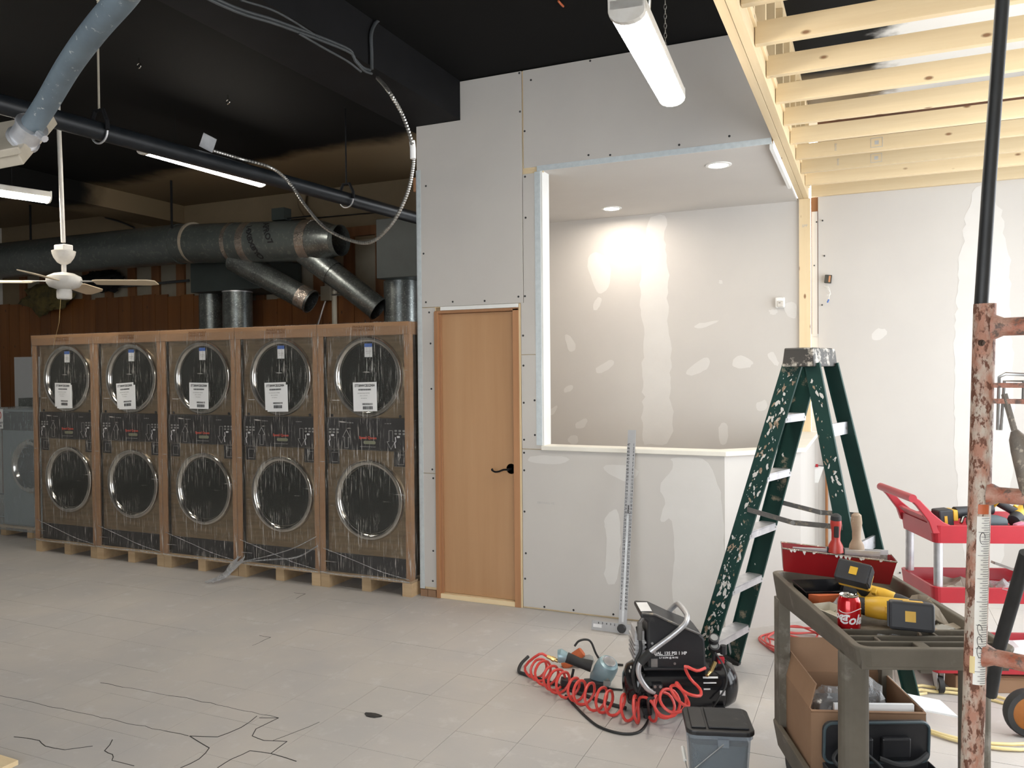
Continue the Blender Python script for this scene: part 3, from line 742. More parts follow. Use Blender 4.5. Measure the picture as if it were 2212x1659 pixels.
LB = ['dryer stack in cardboard and stretch film, right against the grey partition',
      'film-wrapped dryer stack with a loose film tail on the floor, second from the partition',
      'film-wrapped dryer stack in the middle of the row of five',
      'film-wrapped dryer stack fourth from the partition, label slightly tilted',
      'film-wrapped dryer stack at the far end of the row, beside the wrapped washer']
SER = ['1802036331', '1802036310', '1802036315', '1802036328', '1802036302']
TL = [-.02, -.03, .01, -.06, .015]
dryers = []
for k in range(5):
    o = dry if k == 0 else copy_tree(dry)
    o.location = (-.0265-.8054*(k+1), -.075+random.uniform(-.006, .006)*(k > 0), 0); o['label'] = LB[k]; o['category'] = 'dryer'; o['group'] = 'wrapped dryers in a row on pallets'
    dryers.append(o)
for k, o in enumerate(dryers): paper_on(o, SER[k], TL[k], (0, -.02, 0, -.03, -.01)[k], k in (1, 3, 4))
# loose tail of film at the foot of the second dryer
tl = MB()
random.seed(3)
base = [(.02, -.02, .16), (-.01, -.06, .10), (-.03, -.16, .03), (-.06, -.30, .012)]
for q in range(5):
    P = [(x+random.uniform(-.02, .02)+q*.012, y+random.uniform(-.02, .02), max(.008, z+random.uniform(-.01, .02))) for x, y, z in base]
    tl.tube(smooth_path(P, 5), .009, 5, rs=[.004+.010*math.sin(PI*min(1, i/15.)) for i in range(16)])
tl.tube(smooth_path([(.02, -.02, .12), (.3, -.018, .19), (.55, -.016, .27), (.78, -.013, .38)]), .004, 5)
tl.tube(smooth_path([(.02, -.02, .12), (.35, -.018, .17), (.6, -.016, .21), (.79, -.013, .31)]), .006, 5)
tl.build('film_tail', 'bag_plastic', dryers[1])

# ---- wrapped washer beyond the dryers, with a tray on it
wsh = thing('wrapped_washer', 'low washer wrapped in bluish film on a pallet, beside the dryers', 'washer', (-5.13, .3, 0))
pl = MB().box((0, 0, .085), (.92, .09, .105)).build('pallet', 'pallet_wood', wsh)
for k in range(1, 5): MB().box((0, k*.2, .085), (.92, .09+k*.2, .105)).build('deck_board', 'pallet_wood', pl)
for x in (0.02, .42, .82): MB().box((x, .005, 0), (x+.08, .9, .084)).build('stringer', 'pallet_wood', pl)
MB().box((.04, .02, .106), (.88, .86, 1.28)).build('cabinet', 'washer_grey', wsh, bevel=.02)
MB().box((.05, .008, 1.07), (.87, .019, 1.26)).build('control_panel', 'black_plastic', wsh, bevel=.004)
dm = T(.50, .02, .72) @ RX(PI/2)
rg = MB().lathe([(.27, 0), (.27, .03), (.25, .05), (.22, .05), (.20, .03), (.19, .0)], 40, dm).build('door_ring', 'chrome', wsh, smooth=True)
MB().lathe([(.195, .0), (.19, .02), (.1, .035), (0, .04)], 32, dm).build('door_glass', 'dark_glass', rg, smooth=True)
MB().box((-.02, -.045, .07), (.91, .88, 1.30)).build('stretch_film', 'stretch_film_washer', wsh)
lb = MB().box((.035, -.048, 1.09), (.16, -.046, 1.285)).build('caution_label', 'paper', wsh)
MB(T(.098, -.049, 1.225) @ RX(PI/2)).lathe([(.044, 0), (.044, .001), (.036, .001), (.036, 0)], 24, close=True).box((-.04, -.004, 0), (.04, .004, .001), RZ(.78)).build('ban_ring', 'sign_red', lb)
text('caution_text', 'DO NOT\nSTACK', .03, 'ink', lb, T(.098, -.0485, 1.13) @ FRONT, bold=.001)
tr = thing('tray', 'open metal drip tray lying on the wrapped washer', 'tray', (-4.72, .72, 1.302))
MB().box((-.35, -.2, 0), (.35, .2, .01)).build('tray_base', 'steel', tr)
MB().box((-.37, -.22, .0), (.37, -.2, .085)).box((-.37, .2, 0), (.37, .22, .085)).box((-.37, -.2, 0), (-.35, .2, .085)).box((.35, -.2, 0), (.37, .2, .085)).build('tray_rim', 'galvanized', tr)
fb = tag(MB().box((-7.2, 1.9, .0), (-6.35, 1.98, 1.86)).build('foam_board', 'foam_white'), 'white foam board leaning upright behind the wrapped washer', 'board')

# ================================================================== DUCTS
du = thing('exhaust_duct', 'long grey round exhaust duct hung below the ceiling behind the dryers', 'duct', (-3.73, 1.45, 2.8))
DM = rel(du)
A_, B_, C_ = Vector((-7.9, 1.45, 3.03)), Vector((-3.8, 1.45, 3.022)), Vector((-2.05, 1.45, 2.925))
MB(DM).tube([A_, B_], .212, 40).build('main_pipe', 'duct_paint', du, smooth=True)
pipe_shell(DM, [B_, C_], .205, None, 40).build('main_pipe', 'duct_paint', du, smooth=True)
e = (C_-B_).normalized()
pipe_shell(DM, [C_-e*.01, C_+e*.12, C_+e*.30], .2, [.203, .195, .145], 36).build('reducer', 'galvanized', du, smooth=True)
pipe_shell(DM, [C_+e*.28, C_+e*.34], .15, [.149, .152], 32).build('end_collar', 'duct_paint', du, smooth=True)
for q, wd in ((-3.83, .05), (-3.62, .03)): MB(DM).tube([Vector((q, 1.45, 3.022)), Vector((q+wd, 1.45, 3.02))], .2155, 40).build('joint_band', 'beige_box' if wd < .04 else 'duct_paint', du, smooth=True)
def dpt(x): return B_+e*((x-B_.x)/e.x)
for q, wd in ((-3.06, .05), (-2.86, .09), (-2.12, .11)):
    MB(DM).tube([dpt(q), dpt(q+wd)], .209, 36).build('foil_band', 'foil_tape', du, smooth=True)
# hand lettering on the pipe: follows the curve of the metal
def on_duct(s, x, a0, size, rot):
    o = text('marker_note', s, size, 'marker', du, Matrix.Identity(4), bold=.003); refine(o, .02)
    for v in o.data.vertices:
        px, py = v.co.x, v.co.y
        qx = px*math.cos(rot)-py*math.sin(rot); qy = px*math.sin(rot)+py*math.cos(rot)
        a = a0+qy/.208; c = dpt(x+qx); r = .2105+v.co.z
        w = c+Vector((0, -math.cos(a)*r, math.sin(a)*r)); v.co = DM @ w
    return o
on_duct('APRO7', -2.46, .35, .09, -1.1); on_duct('14X8X8Y', -2.66, .0, .085, -1.25); on_duct('O', -2.60, -.9, .1, -.6)
for a, b, nm in (((-3.062, 1.45, 2.811), (-2.227, 1.64, 2.347), 0), ((-2.14, 1.45, 2.82), (-1.388, 1.6, 2.236), 1)):
    a, b = Vector(a), Vector(b); dd = (b-a).normalized()
    pipe_shell(DM, [a, a+dd*.36], .125, None, 28).build('branch_pipe', 'galvanized', du, smooth=True)
    bp = pipe_shell(DM, [a+dd*.33, b], .117 if nm else .12, None, 28).build('branch_pipe', 'galvanized', du, smooth=True)
    if nm == 0: pipe_shell(DM, [b-dd*.14, b-dd*.02], .124, None, 28).build('foil_band', 'foil_tape', bp, smooth=True)
    pipe_shell(DM, [b-dd*.012, b+dd*.003], .126, None, 28, .012).build('end_flange', 'galvanized', bp, smooth=True)
for x in (-3.74, -6.2): MB(DM).cyl((x, 1.28 if x > -5 else 1.45, 3.16), (x, 1.28 if x > -5 else 1.45, 3.66), .012, 8).build('hanger_rod', 'black_paint', du)
bx = MB(DM).box((-2.56, 1.45, 3.17), (-2.40, 1.56, 3.29)).build('control_box', 'plenum_green', du)
MB(DM).cyl((-2.40, 1.5, 3.185), (-2.1, 1.5, 3.185), .008, 8).build('control_shaft', 'black_paint', bx)

p1 = thing('vent_plenum', 'dark green vent box with two round drop pipes behind the middle dryer', 'duct', (-3.6, 1.8, 1.0))
P1 = rel(p1)
qa, qb = (-3.879, 1.66, 2.522), (-2.822, 1.66, 2.52)
MB(P1).box((qa[0], 1.66, qb[2]), (qb[0], 2.24, 2.84)).build('plenum_box', 'plenum_green', p1, bevel=.004)
qa = (-3.845, 1.92, 2.542); MB(P1).cyl((qa[0], 1.92, .9), (qa[0], 1.92, qb[2]-.001), .128, 28).build('drop_pipe', 'galvanized', p1, smooth=True)
qa = (-3.342, 1.8, 2.508); MB(P1).cyl((qa[0], 1.80, .9), (qa[0], 1.80, qb[2]-.001), .158, 32).build('drop_pipe', 'galvanized', p1, smooth=True)
MB(P1).cyl((qa[0], 1.80, qb[2]-.014), (qa[0], 1.80, qb[2]-.002), .162, 32).build('collar', 'aluminium', p1, smooth=True)
p2 = thing('vent_plenum', 'tall dark vent box with a round drop pipe beside the partition', 'duct', (-.95, 1.6, 1.0))
P2 = rel(p2)
qa, qb = (-1.289, 1.42, 3.068), (-1.297, 1.42, 2.509)
MB(P2).box((qa[0], 1.42, qb[2]), (-.35, 2.26, qa[2])).build('plenum_box', 'plenum_green', p2, bevel=.004)
qa = (-1.209, 1.72, 2.318); MB(P2).cyl((qa[0], 1.72, .9), (qa[0], 1.72, qb[2]-.001), .165, 32).build('drop_pipe', 'galvanized', p2, smooth=True)

# things on the back wall
cj = thing('junction_box', 'small grey electric box on a conduit above the dryers', 'electric box', (-2.451, 2.2, 2.459))
CJ = rel(cj)
q0 = Vector((-2.451, 2.2, 2.49))
MB(CJ).box(q0+Vector((-.065, -.03, -.08)), q0+Vector((.065, .02, .08))).build('box_body', 'gypsum_old', cj, bevel=.006)
MB(CJ).cyl(q0+Vector((.06, 0, -.02)), q0+Vector((.62, 0, -.01)), .009, 8).cyl(q0+Vector((-.05, 0, -.02)), q0+Vector((-.3, 0, .0)), .009, 8).build('conduit', 'steel', cj)
MB(CJ).cyl(q0+Vector((-.02, 0, -.08)), q0+Vector((-.10, -.25, -.75)), .010, 8).build('drop_conduit', 'steel', cj)
tag(MB().cyl((-2.381, 2.24, 2.535), (-2.379, 2.24, 1.851), .030, 14).build('white_pipe', 'pvc', smooth=True), 'pale plastic pipe standing up the wooden wall', 'pipe')
tag(MB().tube(smooth_path([(-2.753, 2.2, 3.625), (-2.774, 2.2, 3.499), (-2.712, 2.2, 3.391), (-2.532, 2.15, 3.241)]), .045, 12).build('bent_pipe', 'plaster_tan', smooth=True), 'tan bent pipe running from the ceiling behind the duct', 'pipe')
tag(MB().cyl((-5.85, 2.2, 2.72), (-4.459, 2.2, 2.739), .016, 8).build('wall_conduit', 'cable_grey', smooth=True), 'thin dark conduit along the studs at the left', 'conduit')
tag(MB().tube(smooth_path([(-2.979, 2.26, 3.347), (-2.583, 2.26, 3.34), (-2.033, 2.26, 3.332), (-1.624, 2.26, 3.321)]), .006, 6).build('thin_cable', 'cable_black', smooth=True), 'thin cable clipped along the tan back wall', 'cable')
tag(MB().tube(smooth_path([(-5.906, 2.25, 3.621), (-5.569, 2.2, 3.526), (-5.232, 2.1, 3.414)]), .013, 6).build('slack_cable', 'cable_black', smooth=True), 'short black cable sagging below the tan beam', 'cable')
def lump(name, mat, c, sx, sy, sz, seed, label, cat):
    mb = MB().ball((0, 0, 0), 1, 28)
    mb.v = [((Vector(v)*(1+.55*mnoise.noise(Vector(v)*2.3+Vector((seed, 0, 0)))+.25*mnoise.noise(Vector(v)*7)))[:]) for v in mb.v]
    mb.v = [(x*sx, y*sy, z*sz) for x, y, z in mb.v]
    o = mb.build(name, mat, smooth=True); o.location = c
    return tag(o, label, cat)
lump('insulation_batt', 'insulation', (-6.85, 2.11, 2.62), .42, .10, .17, 3, 'dark yellow insulation spilling from the wall at the left', 'insulation')
lump('cloth_bundle', 'black_paint', (-5.85, 2.145, 2.80), .36, .08, .13, 8, 'black cloth bundle on the wall behind the fan', 'cloth')

# ================================================================== CEILING SERVICES
bp = thing('black_pipe', 'thick black steel pipe crossing below the ceiling in clevis hangers', 'pipe', (-.75, -.9, 2.92))
BPM = rel(bp)
a, b = Vector((-1.02, -2.95, 2.972)), Vector((-.615, 1.30, 2.965)); e2 = (b-a).normalized()
MB(BPM).tube([a-e2*1.6, b], .051, 24).build('pipe_run', 'pipe_black', bp, smooth=True)
for yy in (-1.87, .16):
    c = a+e2*((yy-a.y)/e2.y)
    h = MB(BPM).tube([c+Vector((.063*math.cos(t), 0, .063*math.sin(t)-.004)) for t in [PI+k*PI/12 for k in range(13)]], .006, 6).build('hanger_band', 'aluminium', bp, smooth=True)
    MB(BPM).tube([c+Vector((-.063, 0, 0)), c+Vector((-.062, 0, .05)), c+Vector((-.03, 0, .115)), c+Vector((.03, 0, .115)), c+Vector((.062, 0, .05)), c+Vector((.063, 0, 0))], .012, 6).build('clevis', 'black_paint', bp)
    MB(BPM).cyl(c+Vector((0, 0, .11)), (c.x, c.y, 3.66), .006, 8).build('hanger_rod', 'beige_box' if yy < -1 else 'black_paint', bp)
# thin plate on the pipe and its flexible conduit
pp_ = a+e2*((-1.12-a.y)/e2.y)
fx = thing('flex_conduit', 'silver flexible conduit looping down from the bulkhead to the black pipe', 'conduit', (pp_.x, pp_.y, pp_.z+.05))
FX = rel(fx)
fpts = [pp_+Vector((.0, 0, .075)), pp_+Vector((.03, .22, .07)), Vector((-0.658, -0.776, 2.989)), Vector((-0.611, -0.648, 2.91)), Vector((-0.479, -0.646, 2.742)), Vector((-0.304, -0.681, 2.583)), Vector((-0.076, -0.745, 2.475)), Vector((0.145, -0.812, 2.431)), Vector((0.345, -0.886, 2.512)), Vector((0.474, -0.935, 2.643)), Vector((0.564, -1.003, 2.768)), Vector((0.621, -1.085, 2.888)), Vector((0.595, -1.148, 3.055)), Vector((0.547, -1.222, 3.181)), Vector((0.303, -0.955, 3.375))]
sp = smooth_path(fpts, 22)
MB(FX).tube(sp, .0105, 8, rs=[.0105+(.0018 if i % 2 else -.0012) for i in range(len(sp))]).build('conduit_hose', 'flex_silver', fx, smooth=False)
MB(FX @ T(*(pp_+Vector((0, -.02, .115)))) @ RZ(.3) @ RX(.3) @ RY(.5)).box((-.045, -.004, -.045), (.045, .004, .045)).build('mounting_plate', 'aluminium', fx)
MB(FX).tube([fpts[11]+Vector((.0, 0, -.06)), fpts[11]+Vector((0, 0, .0)), fpts[11]+Vector((-.005, 0, .04))], .017, 8).build('tape_wrap', 'paper', fx, smooth=True)
# cables along the bulkhead
cbt = thing('cable_bundle', 'bundle of dark cables strung along the black bulkhead', 'cables', (.38, -1.1, 3.38))
CBM = rel(cbt)
runs = [([(.375, -3.2, 3.22), (0.37, -2.309, 3.26), (0.37, -1.916, 3.321), (0.37, -1.371, 3.394), (0.37, -1.286, 3.366), (0.37, -1.206, 3.342), (0.37, -1.128, 3.35)], .0075, (0, 0, 0)),
        ([(.375, -3.2, 3.22), (0.37, -2.309, 3.26), (0.37, -1.916, 3.321), (0.37, -1.371, 3.394), (0.37, -1.286, 3.366), (0.37, -1.206, 3.342), (0.37, -1.128, 3.35)], .0075, (0, .015, -.014)),
        ([(0.372, -2.168, 3.318), (0.372, -1.917, 3.362), (0.372, -1.596, 3.36)], .0055, (0, 0, 0)), ([(0.372, -1.763, 3.32), (0.372, -1.558, 3.321), (0.372, -1.354, 3.324), (0.372, -1.223, 3.31)], .006, (0, 0, 0)),
        ([(0.372, -1.116, 3.359), (0.372, -1.115, 3.444), (0.372, -1.117, 3.556), (0.372, -1.078, 3.632), (0.372, -1.019, 3.684)], .010, (0, 0, 0))]
for P, r_, off in runs: MB(CBM).tube(smooth_path([Vector(q)+Vector(off) for q in P]), r_, 8).build('cable', 'cable_grey', cbt, smooth=True)
for nm, q in (('between the grey conduit and the cables', (-1.319, -1.243)), ('just above the black pipe', (-1.308, -.469))):
    h = MB().cyl((q[0], q[1], 3.66), (q[0], q[1], 3.625), .005, 6).tube([(q[0]+.016*math.cos(t), q[1], 3.610+.016*math.sin(t)) for t in [k*PI/6 for k in range(12)]], .004, 6, closed=True)
    tag(h.build('ceiling_hook', 'chrome', smooth=True), 'small bright eye hook in the black ceiling, '+nm, 'hook', 'eye hooks in the black ceiling')

# electric box hanging at upper left with a thick conduit
eb = thing('switch_box', 'beige metal box with punched knockouts hanging from a thick grey conduit', 'electric box', (0.807, -3.53, 2.283))
P2_, P3_, P1_ = Vector((0.809, -3.429, 2.385)), Vector((1.052, -3.564, 2.233)), Vector((0.486, -3.574, 2.322))
ex = (P2_-P1_).normalized(); ey = (P3_-P2_); ey = (ey-ex*ey.dot(ex)); hgt = ey.length; ey.normalize(); ez = ex.cross(ey)
if ez.dot(CAM-P2_) < 0: ez = -ez
e_m = rel(eb) @ Matrix(((ex.x, ey.x, ez.x, P2_.x), (ex.y, ey.y, ez.y, P2_.y), (ex.z, ey.z, ez.z, P2_.z), (0, 0, 0, 1)))
# local: x to the right along the top edge, y down the face, z out towards the room
body = MB(e_m).box((-.42, 0, -.035), (0, hgt, 0)).build('box_body', 'beige_box', eb, bevel=.003)
MB(e_m).box((-.42, hgt-.002, -.004), (.012, hgt+.008, .016)).build('box_lip', 'beige_box', eb, bevel=.002)
for x, y, r_ in ((-.028, hgt*.55, .022), (-.165, hgt*.62, .026), (-.29, hgt*.5, .026)):
    MB(e_m).lathe([(r_, 0), (r_, .0025), (r_-.004, .0025), (r_-.004, 0)], 24, T(x, y, 0), close=True).build('knockout_rim', 'aluminium', body)
    MB(e_m).lathe([(0, .0002), (r_-.004, .0002), (r_-.004, .0008), (0, .0009)], 20, T(x, y, 0)).build('knockout', 'gypsum_old', body)
body['paint'] = 'beige_box'; bore(body, e_m, (-.125, hgt*.8, -.03), (-.125, hgt*.8, .01), .007)
MB(e_m).cyl((-.10, hgt+.004, -.03), (-.10, hgt+.018, -.03), .010, 6).build('lip_bolt', 'steel', body)
cn = MB(rel(eb)).tube(smooth_path([(0.9, -3.566, 2.283), (0.99, -3.579, 2.339), (1.165, -3.643, 2.392), (1.346, -3.715, 2.418), (1.502, -3.765, 2.446), (1.615, -3.791, 2.49), (1.25, -3.25, 2.95), (1.25, -3.2, 3.66)], 12), .0285, 20).build('grey_conduit', 'flex_grey', eb, smooth=True)
q = Vector((0.9, -3.566, 2.283)); e3 = (Vector((0.99, -3.579, 2.339))-q).normalized()
MB(rel(eb)).tube([q-e3*.04, q-e3*.03, q-e3*.03, q+e3*.015, q+e3*.015, q+e3*.024], .036, 20, rs=[.042, .042, .036, .036, .041, .041]).cyl(q+Vector((.04, 0, -.012)), q+Vector((.065, 0, -.03)), .010, 8).build('clamp_fitting', 'aluminium', eb, smooth=True)
rp = MB()
for ph in (0, PI): rp.tube([Vector((0.882, -3.325, 2.739)).lerp(Vector((0.891, -3.322, 2.689)), i/24)+Vector((.004*math.cos(ph+i*.9), .004*math.sin(ph+i*.9), 0)) for i in range(-30, 25)], .0042, 6)
tag(rp.build('rope', 'beige_box', smooth=True), 'twisted cord hanging from the ceiling behind the grey conduit', 'rope')

# ---- ceiling fan
fan = thing('ceiling_fan', 'old white ceiling fan on a long downrod', 'fan', (-2.51, -.90, 2.26))
MB().tube([(-.034, 0, 1.40), (-.02, 0, .95), (-.002, 0, .35)], .016, 14).build('downrod', 'white_enamel', fan, smooth=True)
MB().lathe([(.02, .185), (.045, .20), (.068, .235), (.078, .262), (.082, .285), (.076, .287), (.03, .285)], 28).build('canopy', 'white_enamel', fan, smooth=True)
MB().box((-.055, -.04, .288), (.055, .04, .332)).build('hanger_bracket', 'white_enamel', fan, bevel=.008)
MB().cyl((0, 0, .125), (0, 0, .285), .017, 14).build('short_rod', 'white_enamel', fan, smooth=True)
MB().lathe([(.05, .0), (.10, .018), (.118, .045), (.122, .07), (.115, .095), (.07, .118), (.02, .128)], 36).build('motor_housing', 'white_enamel', fan, smooth=True)
MB().lathe([(.02, -.075), (.045, -.072), (.052, -.060), (.052, -.012), (.047, 0), (.02, .002)], 24).build('switch_cup', 'white_enamel', fan, smooth=True)
base_a = math.atan2(_r.y, _r.x)
for ang, tilt, pit in ((8, .0, .17), (98, -.02, .3), (188, .0, .22), (278, .0, .22)):
    Mb = RZ(base_a+math.radians(ang)) @ RY(-tilt) @ T(0, 0, .055) @ RX(-pit)
    bl = MB(Mb).prism([(.21, -.05), (.24, -.062), (.60, -.068), (.655, -.045), (.66, .045), (.60, .068), (.24, .062), (.21, .05)], -.004, .004).build('blade', 'fan_blade', fan, bevel=.002)
    MB(Mb).prism([(.09, -.02), (.2, -.012), (.28, -.035), (.29, 0), (.28, .035), (.2, .012), (.09, .02)], .0045, .009).build('blade_arm', 'white_enamel', bl)
MB().tube([(.0, -.03, -.07), (-.01, -.04, -.25), (-.06, -.05, -.42)], .0012, 5).build('pull_chain', 'brass', fan)

# ---- strip lights
def strip_light(a, b, label, chains=True, w=.125):
    a, b = Vector(a), Vector(b); L = (b-a).length; rz = math.atan2((b-a).y, (b-a).x)
    t = thing('strip_light', label, 'light', a, rz, 'strip lights hung on chains')
    sl = math.asin((b-a).z/L); Ms = RY(-sl)
    MB(Ms).box((0, -w/2, .03), (L, w/2, .075)).build('housing', 'white_enamel', t, bevel=.008)
    n = 8
    prof = [(w/2*.96*math.cos(PI+k*PI/n), .03+.035*math.sin(PI+k*PI/n)) for k in range(n+1)]
    MB(Ms).prism(prof, .035, L-.012, 'x').build('diffuser', 'lamp_glow', t, smooth=True)
    capP = [(w/2*math.cos(PI+k*PI/n), .03+.039*math.sin(PI+k*PI/n)) for k in range(n+1)]+[(w/2, .078), (-w/2, .078)]
    MB(Ms).prism(capP, 0, .034, 'x').build('end_cap', 'white_enamel', t, bevel=.002)
    MB(Ms).prism(capP, L-.012, L, 'x').build('end_cap', 'white_enamel', t, bevel=.002)
    if chains:
        for fx_ in (.3, L-.25):
            if chains == 'wire':
                MB().cyl((fx_, 0, .078+(b-a).z*fx_/L), (fx_, 0, 3.66-a.z), .0015, 5).build('hanging_wire', 'black_paint', t); continue
            z0 = a.z+.078+(b-a).z*fx_/L; mb = MB(); n = int((3.66-z0)/.022)
            for k in range(n+1):
                zz = z0-a.z+k*.022+.01
                mb.tube([(fx_+(.006*math.cos(q*PI/3) if k % 2 else 0), (0 if k % 2 else .006*math.cos(q*PI/3)), zz+.014*math.sin(q*PI/3)) for q in range(6)], .0017, 4, closed=True)
            mb.build('chain', 'steel', t)
    return t
strip_light((2.222, -2.343, 2.82), (2.095, -1.084, 2.919), 'large lit strip light in front of the hatch header', w=.128)
fe = Vector((-1.861, 0.515, 3.25)); strip_light(fe+Vector((-.05, -1.22, 0)), fe, 'lit strip light half hidden behind the black pipe', 'wire')
strip_light((-3.05, -2.0, 2.93), (-2.709, -0.864, 2.93), 'lit strip light above the ceiling fan, at the left', 'wire')
fc = MB().tube(smooth_path([(2.26, -2.159, 3.021), (2.241, -2.113, 2.978), (2.224, -2.067, 2.923)]), .010, 8)
tag(fc.build('lamp_whip', 'flex_silver', smooth=True), 'short flexible whip feeding the large strip light', 'conduit')
tag(MB().tube(smooth_path([(1.417, -0.854, 3.655), (1.421, -0.821, 3.65), (1.419, -0.779, 3.655)]), .006, 6).build('orange_wire', 'tool_orange', smooth=True), 'short orange wire end poking from the black ceiling', 'wire')

# ---- downlights in the booth ceiling
for q, nm in (((1.019, 1.433, 2.968), 'recessed downlight near the back wall of the booth'), ((2.07, 0.379, 2.968), 'recessed downlight near the open edge of the booth')):
    t = thing('downlight', nm, 'light', (q[0], q[1], 2.968), 0, 'recessed booth downlights')
    MB().lathe([(.085, 0), (.085, -.004), (.07, -.009), (.062, -.006), (.060, 0)], 32).build('trim_ring', 'white_trim', t, smooth=True)
    MB().lathe([(.0, -.003), (.0605, -.003), (.0605, -.0005), (0, -.0005)], 28).build('lens', 'downlight_glow', t)
# ---- motion sensor and hanging switch
ms = thing('motion_sensor', 'small white motion sensor on the booth back wall', 'sensor', (2.313, 1.818, 2.15))
MB().box((-.035, -.03, -.035), (.04, -.001, .05)).build('sensor_body', 'white_trim', ms, bevel=.01)
MB().box((-.018, -.042, -.03), (.03, -.03, .02)).build('sensor_lens', 'white_enamel', ms, bevel=.006)
MB().box((-.008, -.0435, .002), (.008, -.0415, .006)).build('indicator', 'ink', ms)
sw = thing('light_switch', 'black switch dangling by its wires from the white wall', 'switch', (2.675, 1.87, 2.331))
MB(RY(.12)).box((-.026, -.03, -.03), (.026, -.002, .035)).build('switch_body', 'switch_black', sw, bevel=.003)
MB(RY(.12)).box((.004, -.032, -.022), (.018, -.029, .028)).build('rocker', 'copper', sw)
MB().tube(smooth_path([(-.02, .008, -.04), (.0, -.02, -.06), (.015, -.02, -.10), (.005, -.02, -.16)]), .0025, 5).tube(smooth_path([(-.03, .008, -.05), (-.0, -.025, -.08), (.02, -.02, -.12), (-.01, -.02, -.125)]), .002, 5).build('wires', 'white_trim', sw, smooth=True)
MB().cyl((.005, -.02, -.16), (-.006, -.02, -.185), .006, 6).build('wire_nut', 'tag_blue', sw)
# copper pipe and loose white cover beside the ladder
tag(MB().cyl((2.66, 1.86, .02), (2.66, 1.86, 1.14), .011, 10).build('copper_pipe', 'copper', smooth=True), 'bare copper pipe running up the white wall behind the ladder', 'pipe')
cvx = thing('pipe_cover', 'white folded cover plate beside the copper pipe', 'cover', (2.544, 1.84, 0.782))
MB().add([(-.08, 0, .05), (.10, 0, .06), (.055, -.01, -.075), (-.08, -.01, -.075), (-.08, .02, .05), (.10, .02, .06), (.055, .01, -.075), (-.08, .01, -.075)], [(0, 1, 2, 3), (7, 6, 5, 4), (0, 4, 5, 1), (1, 5, 6, 2), (2, 6, 7, 3), (3, 7, 4, 0)]).build('cover_plate', 'white_trim', cvx)
MB().tube(smooth_path([(-.08, -.004, .045), (.0, -.008, .05), (.05, -.006, .062), (.10, -.006, .06)]), .003, 5).build('cord', 'ink', cvx)
MB().box((.035, -.02, .052), (.055, -.002, .075)).build('red_valve', 'cart_red', cvx)
# wood stub at the left end of the partition
tag(MB().box((-.045, .03, 2.93), (-.006, .12, 3.03)).build('wood_stub', 'door_frame_wood'), 'short reddish wood block fixed to the end of the partition', 'block')

# ================================================================== T-SQUARE
RZC = math.atan2(_r.y, _r.x)          # turn of things that stand square to the viewer's line
ts = thing('drywall_t_square', 'aluminium drywall T-square standing on its head against the counter wall', 'T-square', (1.585, -.27, 0), 0)
lean = math.atan2(.235, 1.2)
TM = RX(-lean) @ RY(.003)
MB(TM).box((-.026, -.002, .004), (.026, .002, 1.262)).build('blade', 'square_alu', ts)
MB(TM).box((-.195, -.009, .004), (.235, -.003, .062)).build('head', 'square_alu', ts, bevel=.001)
MB(TM).box((-.006, -.0026, .07), (.006, .0026, .72)).build('centre_slot', 'steel', ts)
kn = MB(TM @ T(0, -.009, .034) @ RX(PI/2)).lathe([(.0, .022), (.022, .022), (.027, .014), (.027, .004), (.012, 0)], 16).build('knob', 'black_plastic', ts, smooth=True)
F = TM @ T(0, -.0024, 0) @ FRONT
for sx in (-1, 1):
    text('inch_marks', '\n'.join(str(n) for n in (range(47, 1, -1) if sx < 0 else range(1, 47))), .0165, 'ink', ts, F @ T(sx*.0165, .66, 0) @ Matrix.Diagonal((1, 1.365, 1, 1)), bold=.0002)
text('head_marks', '6    5    4    3    2    1                 1    2    3    4    5    6', .016, 'ink', ts, TM @ T(.02, -.0094, .05) @ FRONT, bold=.0006)
text('brand_mark', 'Johnson', .016, 'ink', ts, F @ T(.0, .76, 0) @ RZ(PI/2), bold=.001)
MB(TM).box((-.185, -.0096, .022), (-.13, -.009, .042)).build('maker_label', 'print_white', ts)

# ================================================================== STEPLADDER
ld = thing('stepladder', 'paint-spattered green fibreglass stepladder with aluminium steps', 'ladder', (2.72, -.865, 0), math.radians(72.96))
HT = 1.643
def rail(foot, top, wid, front, name):
    a, b = Vector(foot), Vector(top); d = (b-a).normalized()
    out = Vector((1, 0, 0)) if foot[0] > 0 else Vector((-1, 0, 0))
    n = (out-d*out.dot(d)).normalized(); s = d.cross(n)      # s runs across the web
    L = (b-a).length
    R = Matrix(((s.x, n.x, d.x, a.x), (s.y, n.y, d.y, a.y), (s.z, n.z, d.z, a.z), (0, 0, 0, 1)))
    web = MB(R).box((-wid/2, -.004, 0), (wid/2, .0, L)).build('rail', 'ladder_green' if front else 'ladder_rear', ld)
    for q in (-1, 1):
        x0, x1 = (-wid/2-.0005, -wid/2+.004) if q < 0 else (wid/2-.004, wid/2+.0005)
        MB(R).box((x0, -.016, 0), (x1, .0005, L)).build('rail_flange', 'ladder_rear', web)
    MB(R).box((-wid/2-.002, -.028, -.004), (wid/2+.002, .002, .03)).build('foot_pad', 'rubber', web)
    return web
def on(foot, top, z): 
    a, b = Vector(foot), Vector(top); return a.lerp(b, z/HT)
RA = ((-.215, .526, 0), (-.115, .05, HT)); RB = ((.215, .526, 0), (.115, .05, HT))
RC = ((-.235, -.402, 0), (-.13, -.05, HT)); RD = ((.235, -.402, 0), (.13, -.05, HT))
rail(*RA, .092, True, 'front'); rail(*RB, .092, True, 'front'); rail(*RC, .07, False, 'rear'); rail(*RD, .07, False, 'rear')
